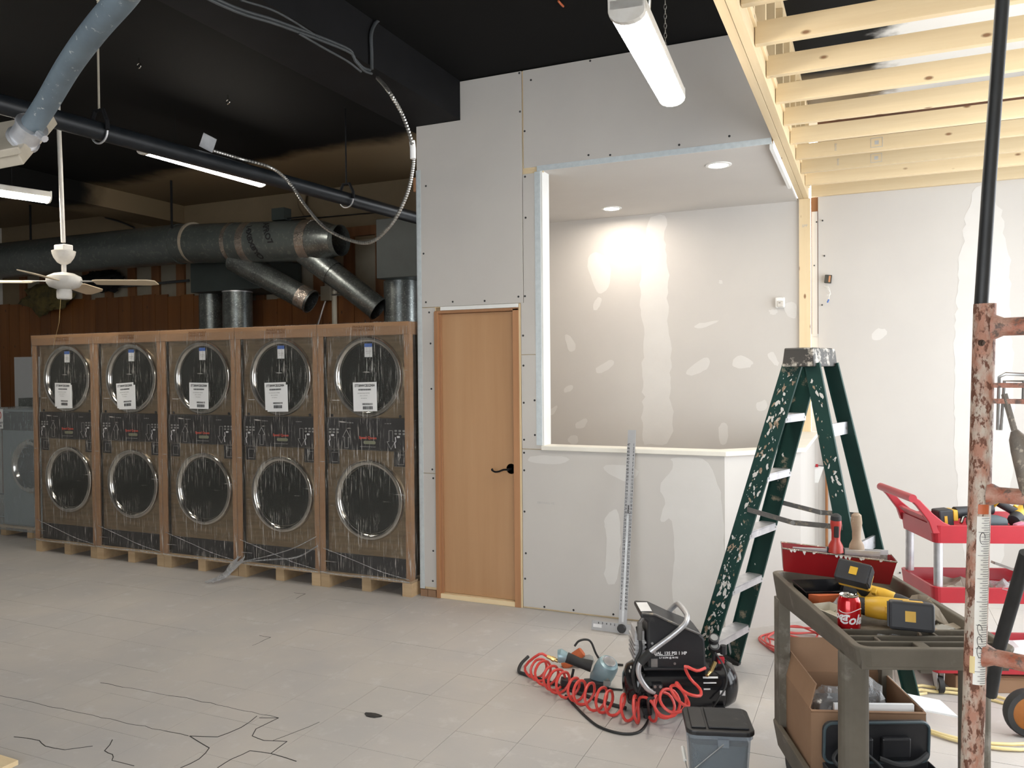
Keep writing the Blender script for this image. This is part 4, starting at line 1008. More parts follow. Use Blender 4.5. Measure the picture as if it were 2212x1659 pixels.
for z in (.235, .525, .815, 1.105, 1.395):
    a, b = on(*RA, z), on(*RB, z)
    s = MB().box((a.x+.004, a.y-.045, z-.003), (b.x-.004, a.y+.04, z+.003)).box((a.x+.004, a.y-.045, z-.034), (b.x-.004, a.y-.041, z)).box((a.x+.004, a.y+.036, z-.034), (b.x-.004, a.y+.04, z)).build('step', 'aluminium', ld)
    MB().cyl((a.x+.02, a.y-.047, z-.018), (a.x+.02, a.y-.044, z-.018), .006, 8).build('rivet', 'steel', s)
    MB().cyl((b.x-.02, a.y-.047, z-.018), (b.x-.02, a.y-.044, z-.018), .006, 8).build('rivet', 'steel', s)
for q in (-1, 1):
    a = on(*RA, .22); MB().add([(q*.10, a.y+.03, .205), (q*.085, a.y+.03, .205), (q*.195, a.y+.06, .05), (q*.205, a.y+.06, .06), (q*.10, a.y+.035, .205), (q*.085, a.y+.035, .205), (q*.195, a.y+.065, .05), (q*.205, a.y+.065, .06)], [(0, 1, 2, 3), (7, 6, 5, 4), (0, 4, 5, 1), (1, 5, 6, 2), (2, 6, 7, 3), (3, 7, 4, 0)]).build('step_brace', 'aluminium', ld)
for z in (.25, .78, 1.33):
    a, b = on(*RC, z), on(*RD, z)
    s = MB().box((a.x+.003, a.y-.006, z-.03), (b.x-.003, a.y+.006, z+.03)).build('rear_bar', 'aluminium', ld)
    MB().cyl((b.x-.03, a.y-.009, z), (b.x-.03, a.y-.005, z), .007, 8).build('rivet', 'steel', s)
MB().box((-.155, -.072, HT-.012), (.155, .085, HT+.078), taper=(-.006, -.010)).build('top_cap', 'ladder_cap', ld, bevel=.006)
MB().box((-.15, -.055, HT+.070), (.15, .065, HT+.0705)).build('cap_tray', 'ladder_cap', ld)
for (f, r_, sx) in ((RA, RC, -1), (RB, RD, 1)):
    a, b = on(*f, .93), on(*r_, .90); a.x += sx*.006; b.x += sx*.006
    m = a.lerp(b, .5)+Vector((0, 0, -.022)); hw = Vector((0, 0, .012)); th = Vector((sx*.004, 0, 0))
    for p, q in ((a, m), (m, b)):
        MB().add([tuple(p-hw), tuple(q-hw), tuple(q+hw), tuple(p+hw), tuple(p-hw+th), tuple(q-hw+th), tuple(q+hw+th), tuple(p+hw+th)], [(0, 1, 2, 3), (7, 6, 5, 4), (0, 4, 5, 1), (1, 5, 6, 2), (2, 6, 7, 3), (3, 7, 4, 0)]).build('spreader_bar', 'spreader_steel', ld)
    MB().cyl(m, m+th*2, .011, 10).build('spreader_pin', 'steel', ld)
# paint scars
random.seed(5)
for mat_, cnt in (('joint_compound', 1.0), ('handle_wood', .5)):
    sp_ = MB()
    for f, zz, n in ((RA, (1.0, 1.6), 70), (RA, (.10, .80), 110), (RA, (.8, 1.0), 10), (RC, (1.0, 1.6), 22), (RC, (.3, 1.0), 8), (RB, (.3, 1.2), 3)):
        for k in range(int(n*cnt)):
            z = random.uniform(*zz); a = on(*f, z); r0 = random.choice((.002, .003, .004, .006, .010, .014))*random.uniform(.7, 1.2); sx = -1 if f in (RA, RC) else 1
            oy = random.uniform(-.034, .034) if f is RA else random.uniform(-.028, .028); x = a.x-.0012 if sx < 0 else a.x-.0055
            sk = random.uniform(-.5, .5)
            P = []
            for q in range(9):
                t = q*2*PI/9; w_ = random.uniform(.35, 1.1); u_, v_ = r0*.7*w_*math.cos(t), r0*1.5*w_*math.sin(t); P.append((a.y+oy+u_+sk*v_-.29*v_*(1 if f in (RA, RB) else -.7), z+v_))
            sp_.prism(P, x-.0006, x+.0006, 'x')
    o = sp_.build('paint_spatter', mat_, ld); o['kind'] = 'stuff'

# ================================================================== AIR COMPRESSOR
kk = .002165
cp_loc = (2.159, -1.294, 0)
ac = thing('air_compressor', 'black portable air compressor with a grey carry handle, in front of the ladder', 'compressor', (cp_loc[0], cp_loc[1]+.04, 0), RZC)
def L2(x, y): return ((x-1467)*kk, (1545-y)*kk)
zt = .128; x0, x1 = -.262, .262
prof = [(0.0, x0-.012), (.05, x0-.006), (.09, x0+.012), (.108, x0+.045), (.110, x0+.06), (.110, x1-.06), (.108, x1-.045), (.09, x1-.012), (.05, x1+.006), (0.0, x1+.012)]
MB(T(0, .03, zt) @ RY(PI/2)).lathe(prof, 32).build('tank', 'black_gloss', ac, smooth=True)
MB(T(0, .03, zt) @ RY(PI/2)).lathe([(.1115, x0+.055), (.1125, x0+.06), (.1115, x0+.065)], 32).lathe([(.1115, x1-.065), (.1125, x1-.06), (.1115, x1-.055)], 32).build('weld_seam', 'black_gloss', ac, smooth=True)['kind'] = 'stuff'
for sx in (-1, 1):
    MB().box((sx*.17-.02, -.075, .018), (sx*.17+.02, .135, .05)).build('foot_bracket', 'black_plastic', ac)
    for sy in (-.06, .12): MB().cyl((sx*.17, sy, 0), (sx*.17, sy, .019), .018, 12).build('rubber_foot', 'rubber', ac)
sh = [L2(*q) for q in ((1389, 1437), (1389, 1336), (1374, 1326), (1374, 1315), (1404, 1317), (1448, 1338), (1500, 1360), (1511, 1372), (1514, 1437))]
MB().prism(sh, -.085, .13, 'y').build('shroud', 'black_plastic', ac, bevel=.010)
MB().box((-.19, -.10, .235), (.115, .15, .246)).build('deck_plate', 'black_plastic', ac, bevel=.003)
rim = [L2(*q) for q in ((1376, 1315), (1404, 1318), (1448, 1339), (1500, 1361))]
MB().tube([(x, -.087, z) for x, z in rim], .006, 6).build('shroud_edge', 'spreader_steel', ac, smooth=True)
MB().box((L2(1376, 0)[0], -.06, .498), (L2(1400, 0)[0], .08, .5)).build('top_label', 'print_white', ac)
pl_ = MB()
pl_.box((-.222, -.05, .25), (-.178, .10, .36))
for k in range(5): pl_.box((-.23, -.06, .262+k*.021), (-.172, .11, .272+k*.021))
pl_.box((-.222, -.04, .36), (-.178, .09, .40))
pl_.build('pump_head', 'aluminium', ac)
MB().cyl((-.205, -.075, .37), (-.205, -.075, .455), .012, 10).tube(smooth_path([(-.205, -.075, .45), (-.185, -.075, .475), (-.17, -.06, .47)]), .009, 8).build('air_filter', 'spreader_steel', ac, smooth=True)
MB().tube(smooth_path([(-.215, -.07, .43), (-.20, -.075, .33), (-.225, -.08, .27), (-.238, -.08, .20), (-.215, -.08, .13), (-.19, -.085, .215)]), .008, 8).build('discharge_pipe', 'rubber', ac, smooth=True)
hp = [(1402, 1482), (1388, 1476), (1374, 1458), (1367, 1438), (1370, 1420), (1382, 1404), (1410, 1382), (1440, 1360), (1466, 1337)]
front_t = [(*L2(*q), ) for q in hp]
path = [(x, -.105, z) for x, z in front_t]
tx, tz = L2(1474, 1325)
path += [(tx, -.08, tz), (tx-.002, -.03, tz+.012), (tx-.004, .06, tz+.012), (tx-.01, .12, tz), (tx-.06, .145, tz-.06), (tx-.16, .15, tz-.16), (tx-.20, .15, .25), (tx-.18, .12, .18)]
MB().tube(smooth_path(path, 6), .0125, 12).build('carry_handle', 'aluminium', ac, smooth=True)
gx = [(*L2(1371, 1419), ), (*L2(1393, 1395), )]
MB().tube([(gx[0][0], -.105, gx[0][1]), (gx[1][0], -.105, gx[1][1])], .0185, 14).build('handle_grip', 'rubber', ac, smooth=True)
hb = MB().box((-.152, -.115, .125), (-.105, -.07, .175)).build('handle_clamp', 'black_plastic', ac, bevel=.004)
for q in (-.142, -.118): MB().cyl((q, -.118, .166), (q, -.108, .166), .007, 8).build('clamp_bolt', 'steel', hb)
MB().box((-.155, -.088, .245), (-.125, -.06, .285)).build('mount_bolt', 'steel', ac)
text('spec_print', '4 GAL. 135 PSI 1 HP', .020, 'print_white', ac, T(*[L2(1433, 0)[0], -.0862, L2(0, 1402)[1]]) @ FRONT, bold=.0006)
MB().box((L2(1404, 0)[0], -.0865, L2(0, 1407)[1]), (L2(1444, 0)[0], -.0852, L2(0, 1406)[1])).build('spec_rule', 'print_white', ac)
text('spec_print', '2.7 SCFM @ 90 PSI', .011, 'print_white', ac, T(L2(1433, 0)[0], -.0862, L2(0, 1411.5)[1]) @ FRONT, bold=.0003)
for x, y in ((1398, 1380), (1398, 1418), (1446, 1424)): 
    a = L2(x, y); MB().cyl((a[0], -.089, a[1]), (a[0], -.083, a[1]), .006, 8).build('shroud_screw', 'steel', ac)
# gauges and couplers at the right
gm = MB().cyl((.155, -.02, .22), (.155, -.02, .31), .012, 10).cyl((.155, -.02, .30), (.21, -.02, .30), .014, 10).build('manifold', 'black_plastic', ac, smooth=True)
for x, z in ((.150, .355), (.150, .318)):
    g = MB(T(x, -.03, z) @ RX(PI/2-.9)).lathe([(.0, -.015), (.024, -.015), (.025, .012), (.022, .014)], 20).build('pressure_gauge', 'black_plastic', ac, smooth=True)
    MB(T(x, -.03, z) @ RX(PI/2-.9)).lathe([(0, .0145), (.017, .0145), (.017, .0155), (0, .0156)], 20).build('gauge_face', 'print_grey', g)
MB().cyl((.195, -.03, .285), (.195, -.03, .325), .016, 12).build('regulator_knob', 'black_plastic', ac, smooth=True)
MB().box((.165, -.05, .245), (.195, -.02, .275)).build('safety_valve', 'cart_red', ac, bevel=.003)
MB().cyl((.13, -.05, .21), (.155, -.035, .25), .010, 10).cyl((.105, -.075, .20), (.13, -.05, .21), .008, 10).build('air_coupler', 'brass', ac, smooth=True)
MB().tube(smooth_path([(.15, -.04, .30), (.185, -.085, .24), (.19, -.10, .17), (.15, -.105, .10), (.13, -.09, .06)]), .0045, 8).build('power_lead', 'cable_black', ac, smooth=True)
ST = MB(T(0, .03, zt))
for (xa, xb, za, zb, m_) in ((.09, .16, .055, .062, 0), (.09, .15, .035, .040, 0), (.165, .19, -.02, .004, 0), (.09, .12, .008, .014, 0)):
    a0, a1 = math.asin(za/.11), math.asin(zb/.11)
    MB(T(0, .03, zt)).add([(x, -math.cos(a)*r_, math.sin(a)*r_) for r_ in (.1102, .1112) for x, a in ((xa, a0), (xb, a0), (xb, a1), (xa, a1))], [(3, 2, 1, 0), (4, 5, 6, 7), (0, 1, 5, 4), (1, 2, 6, 5), (2, 3, 7, 6), (3, 0, 4, 7)]).build('tank_label', 'print_white', ac)

# ---- coiled red air hose
def helix(axis, rr, loops, wob=.006):
    """coil wound about a path"""
    P = [Vector(q) for q in smooth_path(axis, 24)]; n = len(P); cum = [0]
    for a, b in zip(P, P[1:]): cum.append(cum[-1]+(b-a).length)
    out = []; N_ = int(loops*18)
    j = 0
    for i in range(N_+1):
        s = cum[-1]*i/N_
        while j < n-2 and cum[j+1] < s: j += 1
        t = (s-cum[j])/max(1e-9, cum[j+1]-cum[j]); c = P[j].lerp(P[j+1], t); d = (P[j+1]-P[j]).normalized()
        u = Vector((0, 0, 1)); u = (u-d*u.dot(d)).normalized(); w = d.cross(u)
        ph = 2*PI*loops*i/N_; r_ = rr*(1+.12*mnoise.noise((i*.03, 1, 2)))
        out.append(c+u*math.cos(ph)*r_+w*math.sin(ph)*r_+d*.012*math.sin(i*.13))
    return out
hr = .056
ax = [Vector(q)+Vector((0, 0, hr+.006)) for q in ((1.342, -1.122, -0), (1.456, -1.21, 0), (1.567, -1.291, 0), (1.682, -1.353, 0), (1.818, -1.411, 0), (1.941, -1.446, 0), (2.027, -1.442, 0), (2.088, -1.384, 0))]
ax += [Vector((2.181, -1.477, 0.149)), Vector((2.236, -1.473, 0.194)), Vector((2.265, -1.46, 0.247))]
hz = helix(ax, hr, 19)
head_end = [Vector((1.446, -1.17, 0.139)), Vector((1.409, -1.186, 0.151))]
tail_end = [Vector((2.223, -1.456, 0.294)), Vector((2.27, -1.435, 0.274)), Vector((2.302, -1.399, 0.279))]
hs = thing('coiled_air_hose', 'red coiled air hose lying between nailer and compressor', 'hose', (*(1.818, -1.411, 0)[:2], 0))
MB(rel(hs)).tube(smooth_path(head_end+hz[4:-4:3]+tail_end, 3), .0070, 8).build('coil', 'hose_red', hs, smooth=True)
MB(rel(hs)).cyl((1.446, -1.17, 0.139), (1.506, -1.165, 0.121), .010, 10).cyl((1.472, -1.169, 0.132), (1.486, -1.168, 0.127), .014, 8).build('brass_fitting', 'brass', hs, smooth=True)

# ---- pneumatic nailer
n_loc = (1.705, -1.171, 0)
nl = thing('nail_gun', 'pale blue pneumatic nail gun with black grip lying on the floor', 'nail gun', (n_loc[0], n_loc[1], 0), RZC)
kn_ = .00234
def LN(x, y): return ((x-1285)*kn_, (1492-y)*kn_)
c0 = LN(1306, 1457)
MB(T(c0[0], .03, c0[1]) @ RY(.35) @ RX(.45)).lathe([(.0, .082), (.03, .08), (.048, .072), (.056, .055), (.058, .01), (.054, -.03), (.058, -.045), (.05, -.075), (.02, -.08)], 28).build('head', 'tool_blue', nl, smooth=True)
MB(T(c0[0], .03, c0[1]) @ RY(.35) @ RX(.45)).lathe([(.028, .082), (.031, .0845), (.034, .082)], 24).build('cap_ring', 'aluminium', nl, smooth=True)
g0, g1 = LN(1280, 1445), LN(1226, 1428)
MB().tube([(g0[0], .04, g0[1]), ((g0[0]+g1[0])/2, .05, (g0[1]+g1[1])/2-.004), (g1[0], .06, g1[1])], .024, 14, rs=[.030, .024, .027]).build('grip', 'rubber', nl, smooth=True)
b0 = LN(1208, 1425)
MB().tube([(g1[0], .06, g1[1]), (b0[0]+.01, .065, b0[1]), (b0[0]-.004, .066, b0[1])], .028, 16, rs=[.026, .036, .03]).build('end_cap', 'tool_blue', nl, smooth=True)
m0, m1 = LN(1262, 1480), LN(1300, 1492)
MB().box((m0[0], -.03, .003), (m1[0]+.02, .04, .05)).build('magazine', 'black_plastic', nl, bevel=.006)
MB(T(m0[0]-.02, .0, .028) @ RY(.2)).box((-.10, -.02, -.018), (.02, .03, .018)).build('magazine_tail', 'black_plastic', nl, bevel=.004)
MB().tube(smooth_path([(LN(1240, 0)[0], .03, .10), (LN(1236, 0)[0], .0, .05), (LN(1255, 0)[0], -.01, .03)]), .007, 8).build('trigger_guard', 'black_plastic', nl, smooth=True)
MB().box((c0[0]-.01, -.035, c0[1]-.045), (c0[0]+.025, -.025, c0[1]-.02)).build('maker_plate', 'print_grey', nl)

# ---- small orange grinder behind the nailer
g_loc = (1.526, -0.944, 0)
gr = thing('oscillating_tool', 'orange and grey corded hand tool behind the nail gun', 'power tool', (g_loc[0], g_loc[1], 0), RZC)
MB(T(0, .05, .055) @ RY(.9)).lathe([(.01, -.09), (.022, -.085), (.028, -.05), (.030, .0), (.026, .045), (.02, .05)], 16).build('body', 'tool_orange', gr, smooth=True)
MB(T(.05, .05, .03) @ RY(1.3)).lathe([(.027, -.045), (.031, .0), (.028, .035), (.014, .05)], 16).build('motor_end', 'print_grey', gr, smooth=True)
MB().tube(smooth_path([(-.005, .06, .11), (.02, .07, .135), (.06, .08, .14), (.09, .09, .12), (.12, .09, .05), (.16, .08, .01), (.26, .05, .008)]), .006, 8).build('cord', 'cable_black', gr, smooth=True)
# ---- black rod and cord on the floor
rod = MB().tube(smooth_path([Vector((1.259, -0.982, 0))+Vector((0, 0, .05)), Vector((1.245, -1.047, 0))+Vector((0, 0, .03)), Vector((1.258, -1.107, 0))+Vector((0, 0, .012)), Vector((1.307, -1.129, -0))+Vector((0, 0, .010)), Vector((1.499, -1.192, 0))+Vector((0, 0, .009)), Vector((1.784, -1.304, 0))+Vector((0, 0, .009)), Vector((1.914, -1.336, 0))+Vector((0, 0, .009))], 6), .009, 10)
tag(rod.build('hooked_rod', 'rubber', smooth=True), 'black rod with a hooked end lying under the red hose', 'rod')
cdr = MB().tube(smooth_path([Vector(q)+Vector((0, 0, .006)) for q in ((1.595, -1.299, 0), (1.67, -1.387, 0), (1.763, -1.489, 0), (1.858, -1.571, 0), (1.963, -1.597, 0), (2.028, -1.564, 0), (2.045, -1.486, 0), (2.036, -1.374, 0))]+[Vector((2.084, -1.575, 0.166)), Vector((2.099, -1.535, 0.162))]), .0062, 8)
tag(cdr.build('power_cable', 'cable_black', smooth=True), 'black power cord looping on the floor in front of the compressor', 'cord')
cd2 = MB().tube(smooth_path([Vector(q)+Vector((0, 0, .006)) for q in ((1.594, -1.152, 0), (1.64, -1.052, 0), (1.751, -1.125, 0), (1.836, -1.122, 0))]), .005, 8)
tag(cd2.build('short_cord', 'cable_black', smooth=True), 'short black lead lying beside the nail gun', 'cord')

# ================================================================== PAIL
pb = thing('pail', 'square clear plastic pail with a dusty black lid', 'bucket', (2.433, -1.862, 0), RZC-.12)
def frust(b, t, z0, z1, r, th=None):
    P0, P1 = rounded(b, b*.86, r), rounded(t, t*.86, r)
    n = len(P0); mb = MB()
    vs = [(x, y, z0) for x, y in P0]+[(x, y, z1) for x, y in P1]
    fs = [(i, (i+1) % n, n+(i+1) % n, n+i) for i in range(n)]+[tuple(range(n))[::-1]]
    mb.add(vs, fs); return mb
frust(.205, .235, .002, .235, .03).build('pail_body', 'pail_plastic', pb, smooth=True)
frust(.196, .216, .006, .195, .028).add([(x, y, .195) for x, y in rounded(.216, .186, .028)], [tuple(range(20))]).build('dark_contents', 'tool_teal', pb, smooth=True)
MB().prism(rounded(.246, .216, .032), .222, .236).build('rim_band', 'pail_plastic', pb, bevel=.002)
lid = MB().prism(rounded(.256, .226, .034), .237, .256).build('lid', 'black_plastic', pb, bevel=.005)
MB(T(0, 0, 0)).prism([(-.108, -.09), (-.052, -.09), (-.052, .09), (-.108, .09)], .256, .263).build('lid_flap', 'black_plastic', lid, bevel=.004)
MB().prism([(-.044, -.09), (.108, -.09), (.108, .09), (-.044, .09)], .256, .264).build('lid_panel', 'tool_black', lid, bevel=.004)
MB().box((-.012, -.116, .195), (.03, -.103, .226)).build('handle_lug', 'pail_plastic', pb, bevel=.003)
MB().tube(smooth_path([(.008, -.118, .21), (-.03, -.116, .175), (-.085, -.114, .125), (-.108, -.113, .105), (-.124, -.09, .10), (-.13, .0, .12)]), .0022, 6).build('bail_wire', 'steel', pb, smooth=True)
MB().cyl((-.1285, -.05, .110), (-.131, .03, .125), .007, 8).build('bail_grip', 'white_trim', pb, smooth=True)

# ================================================================== GREY UTILITY CART
gc = thing('utility_cart', 'dusty grey plastic utility cart with moulded pockets, loaded with tools', 'cart', (2.945, -2.485, 0), math.radians(21.3))
CW, CL, ZT = .465, .93, .80
def ring_tray(mat, parent, w, l, z0, z1, floor_z, th=.022, y0=0, name='tray'):
    """tray with sloping walls and a rolled rim"""
    O0, O1 = rounded(w-.03, l-.03, .035, cx=w/2, cz=y0+l/2), rounded(w, l, .04, cx=w/2, cz=y0+l/2)
    I1, I0 = rounded(w-2*th, l-2*th, .03, cx=w/2, cz=y0+l/2), rounded(w-2*th-.02, l-2*th-.02, .03, cx=w/2, cz=y0+l/2)
    n = len(O0); vs = []
    for P, z in ((O0, z0), (O1, z1-.008), (O1, z1), (I1, z1), (I0, floor_z)): vs += [(x, y, z) for x, y in P]
    fs = [tuple(range(n))[::-1], tuple(range(4*n, 5*n))]
    for k in range(4): fs += [(k*n+i, k*n+(i+1) % n, (k+1)*n+(i+1) % n, (k+1)*n+i) for i in range(n)]
    return MB().add(vs, fs).build(name, mat, parent, bevel=.004)
top = ring_tray('cart_grey', gc, CW, CL, .685, ZT, .755, name='top_tray')
for v in top.data.vertices:        # the skirt gets shallower towards the handle end
    if v.co.z < .70: v.co.z += .055*max(0, 1-v.co.y/.45)
pk = MB()
for a, b in ((.018, .040), (.098, .108), (.150, .160), (.210, .222)): pk.box((.02, a, .73), (CW-.02, b, ZT-.012))
pk.box((.20, .04, .712), (.235, .098, ZT-.012)); pk.box((.105, .108, .712), (.115, .15, ZT-.013)); pk.box((.30, .16, .712), (.31, .21, ZT-.013))
pk.build('pocket_dividers', 'cart_grey', gc, bevel=.003)
ring_tray('cart_grey', gc, CW, CL, .10, .20, .125, name='bottom_tray')
for x, y, w_, l_ in ((.004, .125, .088, .07), (CW-.092, .125, .088, .07)):
    MB().prism(rounded(w_, l_, .03, cx=x+w_/2, cz=y+l_/2), .19, .735).build('leg', 'cart_grey', gc, smooth=False, bevel=.004)
for x in (.010, CW-.055):
    lg = MB().box((x, .845, .19), (x+.045, .865, .70)).box((x, .865, .19), (x+.02, .915, .70)).build('leg', 'cart_grey', gc, bevel=.003)
    for z in (.55, .46, .37, .28): MB().box((x+.02, .866, z), (x+.043, .905, z+.008)).build('leg_web', 'cart_grey', lg)
for x in (.06, CW-.06):
    for y in (.08, CL-.08):
        MB().cyl((x-.012, y, .05), (x+.012, y, .05), .05, 18).build('caster', 'rubber', gc, smooth=True)
GM = rel(gc)
def gl(P): return GM @ Vector(P)
# mud pan with two taping knives on the far rim
mp_ = thing('mud_pan', 'red plastic mud pan resting on the far rim of the grey cart', 'mud pan', tuple((T(2.945, -2.485, 0) @ RZ(math.radians(21.3))) @ Vector((.21, .79, ZT+.003))), math.radians(21.3-13))
PT = RY(.075)
def trough(L0, L1, w0, w1, z0, z1): return [(-L0, -w0, z0), (L0, -w0, z0), (L0, w0, z0), (-L0, w0, z0), (-L1, -w1, z1), (L1, -w1, z1), (L1, w1, z1), (-L1, w1, z1)]
o_ = trough(.192, .205, .032, .06, .01, .105); i_ = trough(.189, .202, .029, .057, .014, .1055)
MB(PT).add(o_+i_, [(0, 3, 2, 1), (0, 1, 5, 4), (1, 2, 6, 5), (2, 3, 7, 6), (3, 0, 4, 7), (8, 9, 10, 11), (8, 12, 13, 9), (9, 13, 14, 10), (10, 14, 15, 11), (11, 15, 12, 8), (4, 5, 13, 12), (5, 6, 14, 13), (6, 7, 15, 14), (7, 4, 12, 15)]).build('trough', 'pan_red', mp_)
MB(PT).tube([(-.205, -.06, .105), (.205, -.06, .105), (.205, .06, .105), (-.205, .06, .105)], .0035, 6, closed=True).build('pan_lip', 'foil_tape', mp_, smooth=True)
MB(PT).box((-.185, -.034, .03), (.185, .034, .06)).build('dried_mud', 'joint_compound', mp_)
rnd = random.Random(9); ms_ = MB(PT)
for k in range(11):
    x = rnd.uniform(-.18, .18); ms_.prism([(x, .104), (x+.012, .104), (x+.008, .104-rnd.uniform(.004, .016)), (x+.002, .098)], -.0645, -.060, 'y')
ms_.build('mud_drips', 'joint_compound', mp_)['kind'] = 'stuff'
def knife(x, lift, hm, tip, label, blade_l, ycen, rake):
    k = thing('taping_knife', label, 'taping knife', mp_.matrix_basis @ Vector((x, ycen, .068-x*.07)), mp_.rotation_euler[2], 'taping knives in the mud pan')
    Mk = RX(rake)
    MB(Mk).box((-blade_l, -.0008, -.03), (blade_l, .0008, .040)).build('blade', 'crusty_steel', k)
    MB(Mk).box((-blade_l-.002, -.004, .035), (blade_l+.002, .004, .054)).build('back_strip', 'aluminium', k)
    hd_ = MB(Mk).tube([(0, 0, .045), (0, 0, .07), (0, 0, .09), (0, 0, .12), (0, 0, .155), (0, 0, .185), (0, 0, .192)], .016, 14, rs=[.030, .026, .016, .016, .021, .018, .010]).build('handle', hm, k, smooth=True)
    if tip: 
        MB(Mk).tube([(0, 0, .170), (0, 0, .186), (0, 0, .194)], .02, 14, rs=[.0205, .0190, .009]).build('end_cap', 'rubber', hd_, smooth=True)
        MB(Mk).box((-.032, -.010, .036), (.032, .010, .062)).build('ferrule', 'black_plastic', hd_, bevel=.003)
        MB(Mk).box((-.009, -.023, .105), (.009, -.012, .150)).build('grip_inlay', 'rubber', hd_, bevel=.004)
    return k
bpy.context.view_layer.update()
knife(.0, 0, 'handle_red', True, 'wide taping knife with a red and black handle, in the mud pan', .155, -.03, .10)
knife(.082, 0, 'handle_wood', False, 'old taping knife with a mud-caked wooden handle, in the mud pan', .11, .02, -.02)
# ---- things in the top tray
ZF = .757
CM = T(2.945, -2.485, 0) @ RZ(math.radians(21.3))
def on_cart(name, label, cat, x, y, z=ZF, a=0, group=None): return thing(name, label, cat, tuple(CM @ Vector((x, y, z))), math.radians(21.3)+a, group)
can = on_cart('soda_can', 'red soda can with white script lettering on the grey cart', 'can', .072, .262, .7565); can.scale = (1.08, 1.08, 1.08)
MB().lathe([(.0, .004), (.024, .002), (.027, 0), (.0325, .012), (.033, .02), (.033, .098), (.0305, .108), (.0262, .1165)], 32).build('can_body', 'can_red', can, smooth=True)
MB().lathe([(.0262, .1165), (.0272, .120), (.0262, .1205), (.0245, .117), (.0, .1165)], 32).build('can_top', 'chrome', can, smooth=True)
MB().tube([(.004+.009*math.cos(t), .006*math.sin(t), .1205) for t in [q*PI/5 for q in range(10)]], .0018, 5, closed=True).build('pull_tab', 'chrome', can)
def on_can(s, size, mat, ang, z, shear=.3, rot=0, bold=.0008, r=.0336, par=None):
    o = text('can_lettering', s, size, mat, par, Matrix.Identity(4), shear=shear, bold=bold); refine(o, .003)
    for v in o.data.vertices:
        px, py = v.co.x*math.cos(rot)-v.co.y*math.sin(rot), v.co.x*math.sin(rot)+v.co.y*math.cos(rot)
        t = ang+px/r; v.co = Vector(((r+v.co.z)*math.sin(t), -(r+v.co.z)*math.cos(t), z+py))
    return o
on_can('Coca', .034, 'print_white', -1.55, .060, par=can); on_can('Cola', .040, 'print_white', -.15, .052, par=can)
MB().tube([(.0336*math.sin(t), -.0336*math.cos(t), .078+.006*math.sin(t*2.2)) for t in [-1.3+q*.13 for q in range(22)]], .0011, 4).tube([(.0336*math.sin(t), -.0336*math.cos(t), .026-.010*t) for t in [-.2+q*.1 for q in range(9)]], .0013, 4).build('script_swash', 'print_white', can)['kind'] = 'stuff'

def drill(t, g, with_bit=True):
    """pistol drill lying down: local x along the chuck, grip towards y*g"""
    MB(T(0, 0, .033) @ RY(PI/2)).lathe([(.02, -.105), (.030, -.10), (.033, -.06), (.033, .02), (.028, .055), (.024, .06)], 18).build('motor_body', 'tool_yellow', t, smooth=True)
    MB(T(0, 0, .033) @ RY(PI/2)).lathe([(.02, -.112), (.031, -.108), (.0345, -.085), (.0345, -.06)], 18).build('motor_cap', 'tool_black', t, smooth=True)
    MB(T(0, 0, .033) @ RY(PI/2)).lathe([(.0255, .058), (.026, .075), (.020, .105), (.010, .112)], 16).build('chuck', 'tool_black', t, smooth=True)
    if with_bit: MB().cyl((.11, 0, .033), (.150, 0, .034), .0055, 8).cyl((.150, 0, .034), (.205, 0, .036), .0025, 6).build('driver_bit', 'chrome', t, smooth=True)
    MB().tube([(-.035, .0, .033), (-.045, g*.05, .033), (-.055, g*.105, .033)], .021, 12, rs=[.026, .020, .022]).build('grip', 'tool_black', t, smooth=True)
    MB(T(0, g*.039, 0)).box((-.012, -.011, .022), (.004, .011, .044)).build('trigger', 'tool_yellow', t, bevel=.003)
    MB(T(-.05, g*.117, .033)).box((-.058, -.013, -.032), (.048, .013, .034)).build('battery_mount', 'tool_yellow', t, bevel=.006)
    b = MB(T(-.05, g*.158, .033)).box((-.062, -.028, -.036), (.05, .028, .04)).build('battery', 'tool_black', t, bevel=.008)
    MB(T(-.05, g*.186, .033)).box((-.016, -.0015, -.012), (.010, .0015, .016)).build('battery_label', 'tool_yellow', b)
    for k in range(5): MB(T(-.05, g*.158, .033)).box((.0495, -.024+k*.010, -.03), (.053, -.019+k*.010, .034)).build('rib', 'tool_black', b)
    MB(T(-.05, g*.158, .033)).box((-.035, -.018, .0395), (.015, .018, .0415)).build('battery_badge', 'tool_yellow', b)
d1_ = thing('cordless_drill', 'black and yellow cordless driver on the cart, its battery tipped upright', 'drill', (2.995, -1.891, 0.775))
drill(d1_, -1); d1_.rotation_euler = (math.radians(-36), math.radians(6), math.radians(-14))
d2_ = thing('cordless_drill', 'black and yellow cordless drill with its big battery next to the soda can', 'drill', (3.03, -2.063, 0.772))
drill(d2_, 1, False); d2_.rotation_euler = (math.radians(10), 0, math.radians(181)); d2_.scale = (1.15, 1.15, 1.15)
pt = on_cart('parts_tray', 'shallow black tray with loose bits, below the mud pan', 'tray', .125, .66, ZF, .1)
MB(RX(.1)).add(trough(.085, .10, .05, .065, .006, .055)+trough(.082, .097, .047, .062, .009, .0555), [(0, 3, 2, 1), (0, 1, 5, 4), (1, 2, 6, 5), (2, 3, 7, 6), (3, 0, 4, 7), (8, 9, 10, 11), (8, 12, 13, 9), (9, 13, 14, 10), (10, 14, 15, 11), (11, 15, 12, 8), (4, 5, 13, 12), (5, 6, 14, 13), (6, 7, 15, 14), (7, 4, 12, 15)]).build('tray_shell', 'black_gloss', pt)
MB(RX(.1)).prism([(-.09, -.068), (.06, -.074), (.07, -.078), (-.06, -.09)], .0, .05).build('leather_flap', 'tool_orange', pt)
